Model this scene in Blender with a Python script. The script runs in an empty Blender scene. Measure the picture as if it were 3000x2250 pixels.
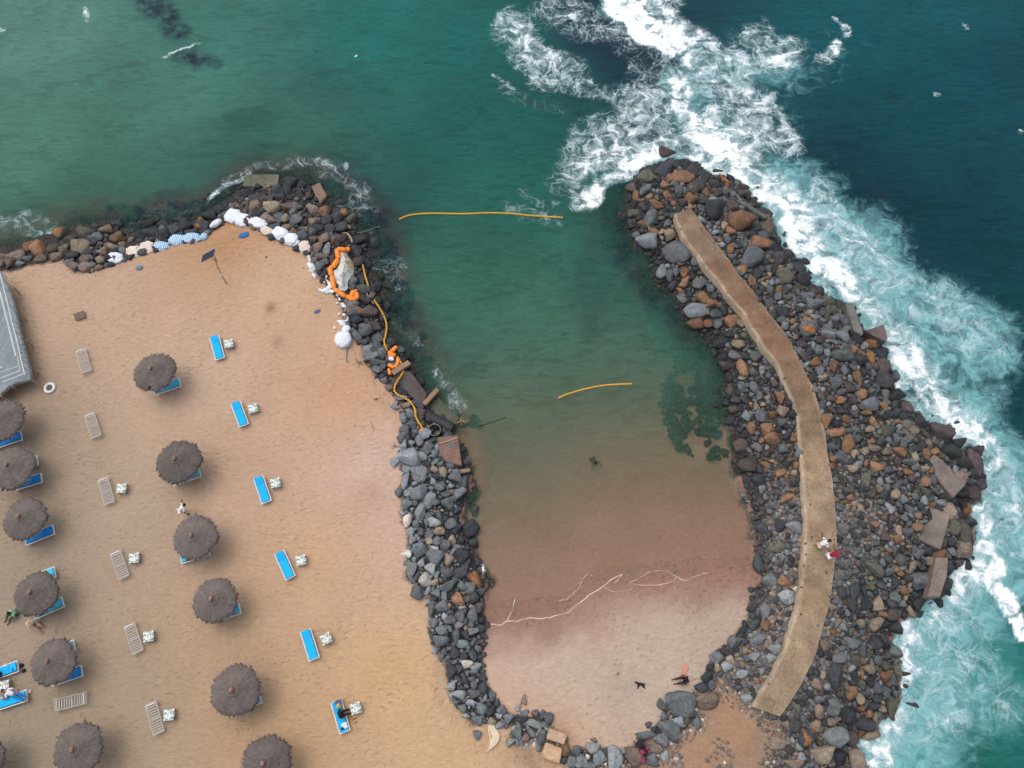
import bpy, bmesh, math, random
import numpy as np
from mathutils import Vector, Matrix
random.seed(7); RNG = np.random.RandomState(11)
S = bpy.context.scene
COL = S.collection
R = math.radians
# ---------------------------------------------------------------- camera model
F = 2400.0; TH = R(22.2); H = 55.7
ZW = -1.2                      # water level; the beach is z = 0
ZP = 0.95                      # top of the walkway
def W(px, py, z=0.0):          # point of the photo (3000 x 2250) on the level z
    u = (px-1500.0)/F; v = (1125.0-py)/F
    dy = math.sin(TH)+v*math.cos(TH); dz = -math.cos(TH)+v*math.sin(TH)
    t = (H-z)/(-dz)
    return np.array([u*t, dy*t, z*np.ones_like(u*t)]) if hasattr(px, '__len__') else Vector((u*t, dy*t, z))
CR = dict(a=(0,750,.36166), b=(0,1350,.36166), c=(0,1650,.36166), d=(600,1650,.36166), e=(0,450,.36166), f=(600,450,.36166),
          g=(1000,900,.36166), h=(1700,400,.36166), i=(2200,900,.36166), j=(2200,1500,.36166), k=(1900,1650,.36166),
          l=(1300,1650,.36166), m=(1100,1300,.36166), D=(0,0,1.3562), s=(0,0,1.0),
          A=(0,1740,.14466), B=(0,1920,.14466), C=(940,2020,.07233), E=(1840,1930,.1085), G=(2360,1560,.0633),
          I=(1820,2150,.0723), J=(480,1440,.07233), K=(0,780,.2532), L=(920,680,.13264), M=(1100,960,.22901),
          N=(500,600,.20796), O=(560,480,.27125), Q=(860,780,.18086), T=(1900,960,.32547))
def P(c, x, y):
    ox, oy, s = CR[c]; return ox+x*s, oy+y*s
def PW(c, x, y, z=0.0):
    return W(*P(c, x, y), z)
def poly(c, pts, z): return [PW(c, x, y, z)[:2] for x, y in pts]
def lin(c):
    c = [v/255.0 for v in c]
    return tuple(v/12.92 if v <= .04045 else ((v+.055)/1.055)**2.4 for v in c)
# ---------------------------------------------------------------- numpy helpers
def vnoise(x, y, seed=0):
    xi = np.floor(x).astype(np.int64); yi = np.floor(y).astype(np.int64)
    xf = x-xi; yf = y-yi; xf = xf*xf*(3-2*xf); yf = yf*yf*(3-2*yf)
    def hsh(a, b):
        n = (a*374761393+b*668265263+seed*974711) & 0x7fffffff
        n = ((n ^ (n >> 13))*1274126177) & 0x7fffffff
        return ((n ^ (n >> 16)) & 0xffff)/65535.0
    return (hsh(xi, yi)*(1-xf)+hsh(xi+1, yi)*xf)*(1-yf)+(hsh(xi, yi+1)*(1-xf)+hsh(xi+1, yi+1)*xf)*yf
def fbm(x, y, s=1.0, o=4, seed=0):
    r = 0; a = .5; t = 0
    for k in range(o):
        r = r+a*vnoise(x*s+17.3*k, y*s-9.1*k, seed+k); t += a; a *= .5; s *= 2.03
    return r/t
def segdist(x, y, pts, closed=False):
    best = np.full(x.shape, 1e18); n = len(pts)
    for i in range(n if closed else n-1):
        ax, ay = pts[i]; bx, by = pts[(i+1) % n]
        dx, dy = bx-ax, by-ay; L = dx*dx+dy*dy+1e-12
        t = np.clip(((x-ax)*dx+(y-ay)*dy)/L, 0, 1)
        best = np.minimum(best, (x-ax-t*dx)**2+(y-ay-t*dy)**2)
    return np.sqrt(best)
def inside(x, y, pts):
    r = np.zeros(x.shape, bool); n = len(pts)
    for i in range(n):
        ax, ay = pts[i]; bx, by = pts[(i+1) % n]
        if ay == by: continue
        c = ((ay > y) != (by > y)) & (x < (bx-ax)*(y-ay)/(by-ay)+ax)
        r ^= c
    return r
def sdist(x, y, pts):          # positive inside
    d = segdist(x, y, pts, True); return np.where(inside(x, y, pts), d, -d)
def sstep(a, b, v):
    t = np.clip((v-a)/(b-a), 0, 1); return t*t*(3-2*t)
def idw(x, y, pts, z, p=2.2, soft=3.0):
    num = 0; den = 0
    for (dx, dy, c) in pts:
        w = PW('D', dx, dy, z); q = 1.0/((x-w[0])**2+(y-w[1])**2+soft**2)**(p/2)
        num = num+q[..., None]*np.array(lin(c)); den = den+q
    return num/den[..., None]
# ---------------------------------------------------------------- object helpers
def tag(o, label=None, cat=None, group=None, kind=None):
    if label: o['label'] = label
    if cat: o['category'] = cat; o['kind'] = 'thing'
    if group: o['group'] = group
    if kind: o['kind'] = kind
    return o
def empty(name, loc=(0,0,0), rz=0.0):
    o = bpy.data.objects.new(name, None); COL.objects.link(o); o.location = loc; o.rotation_euler[2] = rz
    o.empty_display_size = .2; return o
def mesh_np(name, v, f, mat=None, parent=None, smooth=False, cols=None, n=None):
    me = bpy.data.meshes.new(name); v = np.asarray(v, np.float32); f = np.asarray(f, np.int32)
    k = f.shape[1]; me.vertices.add(len(v)); me.vertices.foreach_set('co', v.ravel())
    me.loops.add(f.size); me.loops.foreach_set('vertex_index', f.ravel())
    me.polygons.add(len(f)); me.polygons.foreach_set('loop_start', np.arange(0, f.size, k, dtype=np.int32))
    me.polygons.foreach_set('loop_total', np.full(len(f), k, np.int32))
    if smooth: me.polygons.foreach_set('use_smooth', np.ones(len(f), bool))
    me.update(calc_edges=True)
    for an, c in (cols or {}).items():
        a = me.color_attributes.new(an, 'FLOAT_COLOR', 'POINT'); c = np.asarray(c, np.float32)
        if c.shape[1] == 3: c = np.hstack([c, np.ones((len(c), 1), np.float32)])
        a.data.foreach_set('color', c.ravel())
    if mat: me.materials.append(mat)
    o = bpy.data.objects.new(name, me); COL.objects.link(o)
    if parent: o.parent = parent
    return o
def bmobj(name, bm, mat, parent=None, smooth=False, bevel=0.0):
    if bevel:
        bmesh.ops.bevel(bm, geom=bm.edges[:], offset=bevel, segments=2, affect='EDGES', clamp_overlap=True)
    bmesh.ops.recalc_face_normals(bm, faces=bm.faces[:])
    me = bpy.data.meshes.new(name); bm.to_mesh(me); bm.free()
    if smooth: me.polygons.foreach_set('use_smooth', [True]*len(me.polygons))
    me.materials.append(mat); o = bpy.data.objects.new(name, me); COL.objects.link(o)
    if parent: o.parent = parent
    return o
def box(bm, c, s, rot=None):
    m = Matrix.Translation(Vector(c)) @ (rot.to_4x4() if rot else Matrix()) @ Matrix.Diagonal((s[0], s[1], s[2], 1))
    bmesh.ops.create_cube(bm, size=1, matrix=m)
def bar(bm, a, b, r, seg=8, r2=None):
    a = Vector(a); b = Vector(b); d = b-a
    m = Matrix.Translation((a+b)/2) @ d.to_track_quat('Z', 'Y').to_matrix().to_4x4()
    bmesh.ops.create_cone(bm, cap_ends=True, segments=seg, radius1=r, radius2=r if r2 is None else r2, depth=d.length, matrix=m)
def plank(bm, a, b, w, t):      # rectangular beam from a to b
    a = Vector(a); b = Vector(b); d = b-a
    m = Matrix.Translation((a+b)/2) @ d.to_track_quat('X', 'Z').to_matrix().to_4x4() @ Matrix.Diagonal((d.length, w, t, 1))
    bmesh.ops.create_cube(bm, size=1, matrix=m)
def sweep(bm, pts, rad, seg=10, cap=True):
    rings = []; n = len(pts)
    for i, p in enumerate(pts):
        d = (pts[min(i+1, n-1)]-pts[max(i-1, 0)]).normalized()
        s = d.cross(Vector((0,0,1)))
        s = s.normalized() if s.length > 1e-4 else Vector((1,0,0))
        u = s.cross(d).normalized(); r = rad(i/(n-1)) if callable(rad) else rad
        rings.append([bm.verts.new(p+(s*math.cos(2*math.pi*k/seg)+u*math.sin(2*math.pi*k/seg))*r) for k in range(seg)])
    for i in range(n-1):
        for k in range(seg):
            bm.faces.new((rings[i][k], rings[i][(k+1) % seg], rings[i+1][(k+1) % seg], rings[i+1][k]))
    if cap: bm.faces.new(rings[0][::-1]); bm.faces.new(rings[-1])
def spline(pts, n):
    out = []; m = len(pts)
    for i in range(m-1):
        p0, p1, p2, p3 = pts[max(i-1,0)], pts[i], pts[i+1], pts[min(i+2,m-1)]
        for k in range(n):
            t = k/n
            out.append(.5*((2*p1)+(p2-p0)*t+(2*p0-5*p1+4*p2-p3)*t*t+(3*p1-p0-3*p2+p3)*t**3))
    out.append(pts[-1].copy()); return out
def copy_tree(o, parent=None):
    c = o.copy(); COL.objects.link(c)
    if parent: c.parent = parent
    for ch in [x for x in ALLKIDS.get(o.name, [])]: copy_tree(ch, c)
    return c
ALLKIDS = {}
def register(o):
    ALLKIDS[o.name] = list(o.children)
    for c in o.children: register(c)
# ---------------------------------------------------------------- materials
class NT:
    def __init__(s, name):
        s.m = bpy.data.materials.new(name); s.m.use_nodes = True; s.t = s.m.node_tree; s.t.nodes.clear()
        s.out = s.n('ShaderNodeOutputMaterial')
    def n(s, ty, **k):
        nd = s.t.nodes.new(ty)
        for a, b in k.items(): setattr(nd, a, b)
        return nd
    def l(s, a, b): s.t.links.new(a, b)
    def put(s, sock, v):
        if isinstance(v, bpy.types.NodeSocket): s.l(v, sock)
        elif v is not None:
            if hasattr(v, '__len__') and len(v) != len(sock.default_value): v = tuple(v)[:3]+((1,) if len(sock.default_value) == 4 else ())
            sock.default_value = v
    def math(s, op, a, b=None, c=None, clamp=False):
        nd = s.n('ShaderNodeMath', operation=op, use_clamp=clamp)
        s.put(nd.inputs[0], a)
        if b is not None: s.put(nd.inputs[1], b)
        if c is not None: s.put(nd.inputs[2], c)
        return nd.outputs[0]
    def mapr(s, v, a, b, c=0.0, d=1.0, smooth=True):
        nd = s.n('ShaderNodeMapRange', interpolation_type='SMOOTHSTEP' if smooth else 'LINEAR')
        for i, x in enumerate((v, a, b, c, d)): s.put(nd.inputs[i], x)
        return nd.outputs[0]
    def noise(s, vec, scale, detail=4, rough=.55, dist=0.0, col=False):
        nd = s.n('ShaderNodeTexNoise'); s.put(nd.inputs['Vector'], vec)
        nd.inputs['Scale'].default_value = scale; nd.inputs['Detail'].default_value = detail
        nd.inputs['Roughness'].default_value = rough; nd.inputs['Distortion'].default_value = dist
        return nd.outputs['Color' if col else 'Fac']
    def mix(s, f, a, b, blend='MIX'):
        nd = s.n('ShaderNodeMix', data_type='RGBA', blend_type=blend)
        s.put(nd.inputs[0], f)
        for i, v in ((6, a), (7, b)):
            if isinstance(v, tuple) and len(v) == 3: v = v+(1,)
            s.put(nd.inputs[i], v)
        return nd.outputs[2]
    def attr(s, name, out='Color'):
        return s.n('ShaderNodeAttribute', attribute_name=name).outputs[out]
    def vmath(s, op, a, b=None, sc=None):
        nd = s.n('ShaderNodeVectorMath', operation=op); s.put(nd.inputs[0], a)
        if b is not None: s.put(nd.inputs[1], b)
        if sc is not None: s.put(nd.inputs['Scale'], sc)
        return nd.outputs[0]
    def pos(s): return s.n('ShaderNodeNewGeometry').outputs['Position']
    def obj(s): return s.n('ShaderNodeTexCoord').outputs['Object']
    def bump(s, h, st=.5, d=.05):
        nd = s.n('ShaderNodeBump'); s.put(nd.inputs['Height'], h)
        nd.inputs['Strength'].default_value = st; nd.inputs['Distance'].default_value = d
        return nd.outputs[0]
    def bsdf(s, col, rough=.8, normal=None, spec=.3, **k):
        nd = s.n('ShaderNodeBsdfPrincipled')
        if isinstance(col, tuple) and len(col) == 3: col = col+(1,)
        s.put(nd.inputs['Base Color'], col); s.put(nd.inputs['Roughness'], rough)
        nd.inputs['Specular IOR Level'].default_value = spec
        if normal is not None: s.l(normal, nd.inputs['Normal'])
        for a, b in k.items(): nd.inputs[a].default_value = b
        return nd.outputs[0]
    def done(s, sh): s.l(sh, s.out.inputs['Surface']); return s.m
def simple(name, rgb, rough=.7, var=.18, scale=6.0, bump=.3, bd=.01, spec=.3, attr=None):
    t = NT(name); o = t.obj(); n = t.noise(o, scale, 5, .6)
    base = t.attr(attr) if attr else tuple(lin(rgb))+(1,)
    f = t.mapr(n, .25, .75, 1-var, 1+var, False)
    c = t.vmath('SCALE', base, sc=f)
    return t.done(t.bsdf(c, rough, t.bump(t.noise(o, scale*3, 4, .6), bump, bd), spec))

MT = {}
def M_(k, *a, **kw):
    if k not in MT: MT[k] = simple(k, *a, **kw)
    return MT[k]
M_('white_paint', (232,232,228), .45, .06); M_('blue_fabric', (14,178,238), .75, .07, 5, .2, .01)
M_('cyan_fabric', (66,190,222), .75, .08, 5); M_('deep_blue_fabric', (24,140,222), .75, .08, 5)
M_('pale_wood', (190,184,178), .85, .14, 9); M_('grey_wood', (166,152,140), .85, .2, 9); M_('dark_wood', (128,108,98), .85, .2, 9); M_('tan_wood', (176,142,108), .85, .2, 7)
M_('pink_wood', (168,130,114), .85, .15, 9)
M_('sack', (226,230,236), .8, .1, 4, .8, .03); M_('sack_sandy', (222,206,190), .85, .16, 3, .8, .03)
M_('boom', (252,146,58), .5, .12, 4, .4, .02); M_('rope_yellow', (226,172,62), .6, .12, 8)
M_('tarp', (204,204,194), .6, .16, 2.6, 1.0, .14); M_('tarp_brown', (186,170,142), .7, .2, 2.6, 1.0, .14)
M_('deck_grey', (132,140,142), .85, .16, 2.0); M_('rail_grey', (188,198,196), .7, .1, 5)
M_('skin_dark', (92,60,46), .6, .05); M_('skin_tan', (176,126,100), .6, .05); M_('hair', (30,24,22), .7, .1)
M_('cloth_white', (226,222,222), .8, .06); M_('cloth_red', (150,34,52), .8, .1); M_('cloth_dark', (46,36,48), .8, .1)
M_('cloth_mint', (150,208,176), .8, .06); M_('cloth_tan', (204,176,146), .8, .1); M_('cloth_peach', (196,142,118), .85, .14, 12)
M_('cloth_pink', (190,50,98), .8, .12, 12); M_('cloth_blue', (50,110,170), .8, .1); M_('cloth_purple', (100,92,136), .8, .2, 12)
M_('cloth_yellow', (196,170,60), .8, .2, 12); M_('cloth_green', (24,84,66), .8, .1); M_('black_thing', (34,26,26), .6, .1)
M_('sandal', (132,86,54), .7, .1); M_('metal_frame', (196,200,200), .35, .05)
M_('ring_inner', (92,92,92), .6, .1)
# sand, gravel and sea bed: one sheet, coloured by vertex
t = NT('ground'); p = t.pos(); base = t.attr('gcol'); sandy = t.attr('gmask')
sep = t.n('ShaderNodeSeparateColor'); t.l(sandy, sep.inputs[0]); sd_, gr_, wet_ = sep.outputs[0], sep.outputs[1], sep.outputs[2]
st1 = t.n('ShaderNodeMapping'); t.l(p, st1.inputs[0]); st1.inputs['Scale'].default_value = (1.0, 1.9, 1); st1.inputs['Rotation'].default_value = (0,0,.12)
n1 = t.noise(st1.outputs[0], 2.3, 5, .62, .35); n2 = t.noise(p, .32, 4, .5); n3 = t.noise(p, 14, 3, .6)
v1 = t.n('ShaderNodeTexVoronoi'); t.l(p, v1.inputs['Vector']); v1.inputs['Scale'].default_value = 8.0
pk = t.n('ShaderNodeSeparateColor'); t.l(v1.outputs['Color'], pk.inputs[0])
sf = t.math('MULTIPLY', t.mapr(n1, .2, .75, .84, 1.11, False), t.mapr(n2, .2, .8, .93, 1.06, False))
sf = t.math('MULTIPLY', sf, t.mapr(n3, .2, .8, .96, 1.04, False))
gf = t.mapr(pk.outputs[0], 0, 1, .45, 1.7, False)
fm = t.n('ShaderNodeMix', data_type='FLOAT'); t.l(gr_, fm.inputs[0]); t.l(sf, fm.inputs[2]); t.l(gf, fm.inputs[3])
c = t.vmath('SCALE', base, sc=fm.outputs[0])
fp = t.n('ShaderNodeTexVoronoi', feature='SMOOTH_F1'); fpv = t.vmath('ADD', t.vmath('MULTIPLY', p, (1, 1.5, 0)), t.vmath('SCALE', t.noise(p, 1.3, 3, .6, col=True), sc=.9)); t.l(fpv, fp.inputs['Vector']); fp.inputs['Scale'].default_value = 2.1
fpd = t.math('MULTIPLY', t.mapr(fp.outputs['Distance'], .06, .36, -1.0, 0), t.mapr(t.noise(p, .28, 3, .6), .38, .6, .25, 1.0))
n1 = t.math('ADD', n1, t.math('MULTIPLY', fpd, .60))
hb = t.math('ADD', t.math('MULTIPLY', n1, sd_), t.math('MULTIPLY', v1.outputs['Distance'], t.math('MULTIPLY', gr_, -.8)))
hb = t.math('ADD', hb, t.math('MULTIPLY', t.math('MULTIPLY', t.noise(p, 7, 4, .6), sd_), .35))
MT['ground'] = t.done(t.bsdf(c, t.mapr(wet_, 0, 1, .9, .35, False), t.bump(hb, .85, .12), .25))
# rock
t = NT('rock'); p = t.pos(); base = t.attr('col')
n = t.noise(p, 2.6, 6, .65); n2 = t.noise(p, 11, 4, .65); vz = t.n('ShaderNodeSeparateXYZ'); t.l(p, vz.inputs[0])
f = t.math('MULTIPLY', t.mapr(n, .3, .7, .66, 1.34, False), t.mapr(n2, .28, .72, .58, 1.45, False))
vein = t.noise(p, 1.7, 3, .5, 1.2); f = t.math('ADD', f, t.mapr(t.math('ABSOLUTE', t.math('SUBTRACT', vein, .5)), .012, 0, 0, .22))
wet = t.mapr(t.math('ADD', vz.outputs[2], t.math('MULTIPLY', n, .4)), ZW+.15, ZW+.75, .60, 1.0)
c = t.vmath('SCALE', base, sc=t.math('MULTIPLY', f, wet))
MT['rock'] = t.done(t.bsdf(c, t.mapr(wet, .6, 1, .42, .85, False), t.bump(t.math('ADD', n2, t.math('MULTIPLY', n, 1.5)), .9, .09), .3))
# concrete
t = NT('concrete'); p = t.pos(); base = t.attr('col'); n = t.noise(p, .8, 6, .62); n2 = t.noise(p, 6, 5, .7); n3 = t.noise(p, 30, 2, .5)
f = t.math('MULTIPLY', t.mapr(n, .3, .7, .66, 1.30, False), t.mapr(n2, .25, .75, .70, 1.28, False))
ck = t.n('ShaderNodeTexVoronoi', feature='DISTANCE_TO_EDGE'); t.l(t.vmath('ADD', p, t.vmath('SCALE', t.noise(p, 1.5, 4, .6, col=True), sc=.8)), ck.inputs['Vector']); ck.inputs['Scale'].default_value = .22
f = t.math('MULTIPLY', f, t.mapr(ck.outputs['Distance'], .0, .012, .78, 1.0))
rust = t.mapr(t.noise(p, .45, 5, .6), .45, .7, 0, .55)
c = t.vmath('SCALE', base, sc=f); c = t.mix(t.math('MULTIPLY', rust, .5), c, t.vmath('MULTIPLY', c, (1.14,.86,.66)))
MT['concrete'] = t.done(t.bsdf(c, .88, t.bump(t.math('ADD', n2, t.math('MULTIPLY', n3, .5)), .45, .04), .25))
# thatch
t = NT('thatch'); o = t.obj(); base = t.attr('col'); n = t.noise(o, 9, 5, .65); n2 = t.noise(o, 1.6, 3, .5)
c = t.vmath('SCALE', base, sc=t.math('MULTIPLY', t.mapr(n, .25, .75, .72, 1.28, False), t.mapr(n2, .3, .7, .86, 1.14, False)))
MT['thatch'] = t.done(t.bsdf(c, .95, t.bump(n, .7, .04), .1))
# blue and white striped sack
t = NT('striped_sack'); o = t.obj(); w = t.n('ShaderNodeTexWave'); t.l(o, w.inputs['Vector']); w.inputs['Scale'].default_value = 2.2
w.inputs['Distortion'].default_value = 2.5; w.inputs['Detail Scale'].default_value = .8
MT['striped_sack'] = t.done(t.bsdf(t.mix(t.mapr(w.outputs['Fac'], .3, .6), (.16,.40,.62), (.60,.72,.80)), .7, t.bump(t.noise(o, 6, 3), .6, .03)))
# mosaic table top
t = NT('mosaic'); o = t.obj(); v = t.n('ShaderNodeTexVoronoi'); t.l(o, v.inputs['Vector']); v.inputs['Scale'].default_value = 15
sc = t.n('ShaderNodeSeparateColor'); t.l(v.outputs['Color'], sc.inputs[0])
c = t.mix(t.mapr(sc.outputs[0], .35, .65), (.16,.22,.20), (.66,.72,.68)); c = t.mix(t.mapr(sc.outputs[1], .8, .82), c, (.82,.80,.72))
MT['mosaic'] = t.done(t.bsdf(c, .5))
# solar cells
t = NT('solar_cells'); o = t.obj(); b = t.n('ShaderNodeTexBrick'); t.l(o, b.inputs['Vector']); b.offset = 0
b.inputs['Color1'].default_value = (.06,.075,.09,1); b.inputs['Color2'].default_value = (.07,.085,.10,1); b.inputs['Mortar'].default_value = (.16,.17,.18,1)
b.inputs['Scale'].default_value = 6; b.inputs['Mortar Size'].default_value = .02; b.inputs['Brick Width'].default_value = 1; b.inputs['Row Height'].default_value = 1
MT['solar_cells'] = t.done(t.bsdf(b.outputs[0], .25, spec=.5))
# sea
t = NT('water'); p = t.pos(); sp = t.n('ShaderNodeSeparateColor'); t.l(t.attr('wmask'), sp.inputs[0])
foam, milk, dark = sp.outputs[0], sp.outputs[1], sp.outputs[2]; alpha = t.attr('wmask', 'Alpha'); wc = t.attr('wcol')
w1 = t.vmath('SCALE', t.vmath('SUBTRACT', t.noise(p, .45, 3, .5, col=True), (.5,.5,.5)), sc=3.2)
w2 = t.vmath('SCALE', t.vmath('SUBTRACT', t.noise(p, 1.7, 5, .65, col=True), (.5,.5,.5)), sc=.85)
q = t.vmath('ADD', t.vmath('ADD', p, w1), w2)
q = t.vmath('MULTIPLY', q, (1.0, 1.15, 0.0))
def vor(scale):
    v = t.n('ShaderNodeTexVoronoi', feature='DISTANCE_TO_EDGE'); t.l(q, v.inputs['Vector']); v.inputs['Scale'].default_value = scale
    return v.outputs['Distance']
fb = t.noise(q, 1.0, 9, .7); fb2 = t.noise(p, .35, 4, .6); fb3 = t.noise(q, 2.6, 6, .7, .5)
v1, v2, v3 = vor(1.05), vor(2.3), vor(5.0)
v = t.math('MINIMUM', t.math('MULTIPLY', v1, .9), t.math('ADD', t.math('MULTIPLY', v2, 1.2), t.mapr(fb3, .3, .7, .0, .06, False)))
v = t.math('MINIMUM', v, t.math('ADD', t.math('MULTIPLY', v3, 1.6), t.mapr(fb, .35, .65, .0, .10, False)))
fd = t.math('MULTIPLY', foam, t.math('MULTIPLY', t.mapr(fb2, .3, .7, .6, 1.35, False), t.mapr(t.noise(q, .9, 4, .6), .34, .6, .55, 1.18, False)))
wd = t.math('ADD', t.math('MULTIPLY', fd, t.mapr(fb3, .3, .7, .01, .22, False)), .002)
lace = t.mapr(v, t.math('MULTIPLY', wd, .2), t.math('ADD', t.math('MULTIPLY', wd, 1.6), .045), 1, 0)
lace = t.math('MULTIPLY', lace, t.math('MULTIPLY', t.math('MULTIPLY', t.mapr(fd, .04, .45, 0, .85), t.mapr(milk, .3, 1.0, 1.0, .85)), t.mapr(fb, .36, .58, .12, 1.0, False)))
e = t.math('ADD', t.math('MULTIPLY', fd, 1.15), t.math('MULTIPLY', t.math('SUBTRACT', fb, .5), 2.1))
solid = t.math('MULTIPLY', t.mapr(e, .34, 1.12), t.mapr(fb3, .30, .56, .80, 1.05, False))
fm = t.math('MAXIMUM', lace, solid)
fm = t.math('MAXIMUM', fm, t.math('MULTIPLY', t.mapr(fd, .2, 1.1, 0, .55), t.mapr(fb3, .35, .65, .2, 1.0, False)))
fine = t.mapr(t.noise(q, 7, 5, .75), .3, .7, .84, 1.12, False)
fm = t.math('MULTIPLY', fm, fine, clamp=True)
wisp = t.mapr(t.noise(q, .6, 8, .66, 1.6), .34, .64, .22, 1.1, False)
ml = t.math('MULTIPLY', t.mapr(t.math('ADD', milk, t.math('MULTIPLY', t.math('SUBTRACT', fb, .5), 1.5)), .22, .95), t.math('MULTIPLY', wisp, t.mapr(milk, .0, .12)), clamp=True)
c = t.mix(t.math('MULTIPLY', dark, t.mapr(t.noise(p, .9, 6, .65), .35, .6, .15, 1.3, False), clamp=True), wc, lin((22,42,54)))
c = t.vmath('SCALE', c, sc=t.mapr(t.noise(p, .16, 4, .55), .25, .75, .84, 1.14, False))
mp = t.n('ShaderNodeMapping'); t.l(p, mp.inputs[0]); mp.inputs['Scale'].default_value = (.38, 1.3, 1); mp.inputs['Rotation'].default_value = (0,0,-.10)
rip = t.noise(mp.outputs[0], 1.15, 5, .58, 1.1)
mp2 = t.n('ShaderNodeMapping'); t.l(p, mp2.inputs[0]); mp2.inputs['Scale'].default_value = (.20, .55, 1); mp2.inputs['Rotation'].default_value = (0,0,-.45)
rip2 = t.noise(mp2.outputs[0], .9, 4, .55, 1.2)
rid = t.math('ABSOLUTE', t.math('SUBTRACT', t.math('ADD', t.math('MULTIPLY', rip, .6), t.math('MULTIPLY', rip2, .4)), .5))
mp3 = t.n('ShaderNodeMapping'); t.l(p, mp3.inputs[0]); mp3.inputs['Scale'].default_value = (.45, 1.4, 1); mp3.inputs['Rotation'].default_value = (0,0,-.2)
rip3 = t.noise(mp3.outputs[0], 2.6, 4, .6, .8)
c = t.vmath('SCALE', c, sc=t.math('MULTIPLY', t.math('MULTIPLY', t.mapr(rip, .3, .72, .93, 1.09, False), t.mapr(rip3, .3, .7, .90, 1.12, False)), t.mapr(rid, 0, .09, 1.16, .96)))  # ripple light and shade put into the water colour, brighter along crests
c = t.mix(ml, c, lin((128,184,186)))
c = t.mix(fm, c, t.mix(t.mapr(fm, .45, .95), (.66,.81,.84), (.97,1.0,1.0)))
al = t.math('MAXIMUM', alpha, fm)
hgt = t.math('ADD', t.math('ADD', t.math('MULTIPLY', rip, .5), t.math('MULTIPLY', rip3, .3)), t.math('MULTIPLY', rip2, .8)); hgt = t.math('ADD', hgt, t.math('MULTIPLY', fm, .5)); hgt = t.math('SUBTRACT', hgt, t.math('MULTIPLY', rid, .5))
sh = t.bsdf(c, t.mapr(fm, 0, 1, .34, .9, False), t.bump(hgt, .5, .30), .09)
tr = t.n('ShaderNodeBsdfTransparent'); tr.inputs[0].default_value = (.96,.96,.92,1)
mx = t.n('ShaderNodeMixShader'); t.l(al, mx.inputs[0]); t.l(tr.outputs[0], mx.inputs[1]); t.l(sh, mx.inputs[2])
MT['water'] = t.done(mx.outputs[0])

# ---------------------------------------------------------------- plan of the place
LAND = poly('D', [(-4000,560),(0,537),(53,529),(107,505),(160,489),(240,484),(275,502),(347,492),(453,465),(512,425),(528,405),(540,396),(602,388),
 (665,396),(690,430),(715,450),(749,465),(776,502),(797,540),(794,585),(821,625),(829,678),(837,718),(858,748),(873,760),(887,792),(900,815),(918,850),(940,885),
 (962,915),(968,935),(985,950),(999,970),(1015,1016),(1015,1050),(1011,1079),(992,1119),(1011,1161),(1038,1225),(1051,1265),(1046,1305),(1055,1350),(1049,1417),
 (1052,1470),(1076,1510),(1108,1542),(1193,1537),(1199,1574),(1225,1590),(1230,1611),(1313,1611),(1353,1617),(1375,1595),(1401,1577),(1422,1550),
 (1438,1510),(1500,1489),(1516,1457),(1534,1411),(1572,1382),(1609,1337),(1614,1297),(1644,1251),(1630,1217),(1624,1106),(1605,1056),(1590,996),
 (1593,936),(1574,888),(1569,852),(1574,811),(1557,780),(1538,751),(1525,722),(1485,706),(1461,642),(1413,602),(1413,548),(1373,530),(1355,460),
 (1360,402),(1387,364),(1445,343),(1504,354),(1547,383),(1587,386),(1619,423),(1664,468),(1685,530),(1736,567),(1749,610),(1803,650),(1843,668),
 (1867,722),(1915,770),(1929,824),(1945,872),(1977,896),(2006,920),(2054,925),(2070,970),(2110,968),(2126,1029),(2115,1080),(2085,1095),(2097,1127),
 (2105,1173),(2097,1207),(2049,1234),(2038,1287),(1995,1298),(1975,1330),(1937,1341),(1923,1386),(1942,1426),(1945,1506),(1935,1540),(1900,1558),
 (1841,1611),(1868,1659),(1900,2600),(-4000,2600)], ZW)
SAND = poly('D', [(-4000,600),(0,588),(53,575),(133,566),(160,590),(200,588),(240,573),(280,558),(331,542),(368,524),(432,518),(453,497),(488,468),
 (538,489),(592,516),(629,529),(669,550),(690,598),(714,628),(741,652),(746,692),(757,726),(785,750),(790,784),(807,802),(839,840),(868,877),
 (868,957),(860,984),(865,997),(868,1064),(867,1132),(884,1145),(877,1199),(880,1247),(923,1292),(926,1353),(936,1399),(970,1457),(975,1510),
 (1020,1563),(1073,1565),(1108,1572),(1103,1606),(1159,1611),(1225,1659),(1240,2600),(-4000,2600)], 0)
SOIL = poly('D', [(1385,1659),(1405,1612),(1445,1595),(1500,1560),(1505,1505),(1560,1478),(1630,1515),(1690,1590),(1668,1659),(1640,2600),(1240,2600),(1300,1640)], .4)
FOAMY = [PW('D', x, y, ZW) for x, y in [(1059,1347),(1085,1343),(1150,1335),(1200,1330),(1240,1310),(1275,1283),(1303,1267),(1360,1262),(1420,1256),(1480,1250),(1600,1240),(1650,1235)]]
PL = [P('h',x,y) for x,y in [(770,625),(790,700),(830,790),(885,880),(940,940),(1000,1040),(1100,1150),(1200,1290),(1320,1430),(1400,1560)]]+\
     [P('i',x,y) for x,y in [(100,330),(200,450),(270,620),(330,760),(378,900),(390,1050),(405,1200),(415,1350),(430,1500)]]+\
     [P('j',x,y) for x,y in [(440,0),(450,130),(437,300),(415,560),(380,780),(320,950),(270,1130),(180,1290),(20,1580)]]
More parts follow.
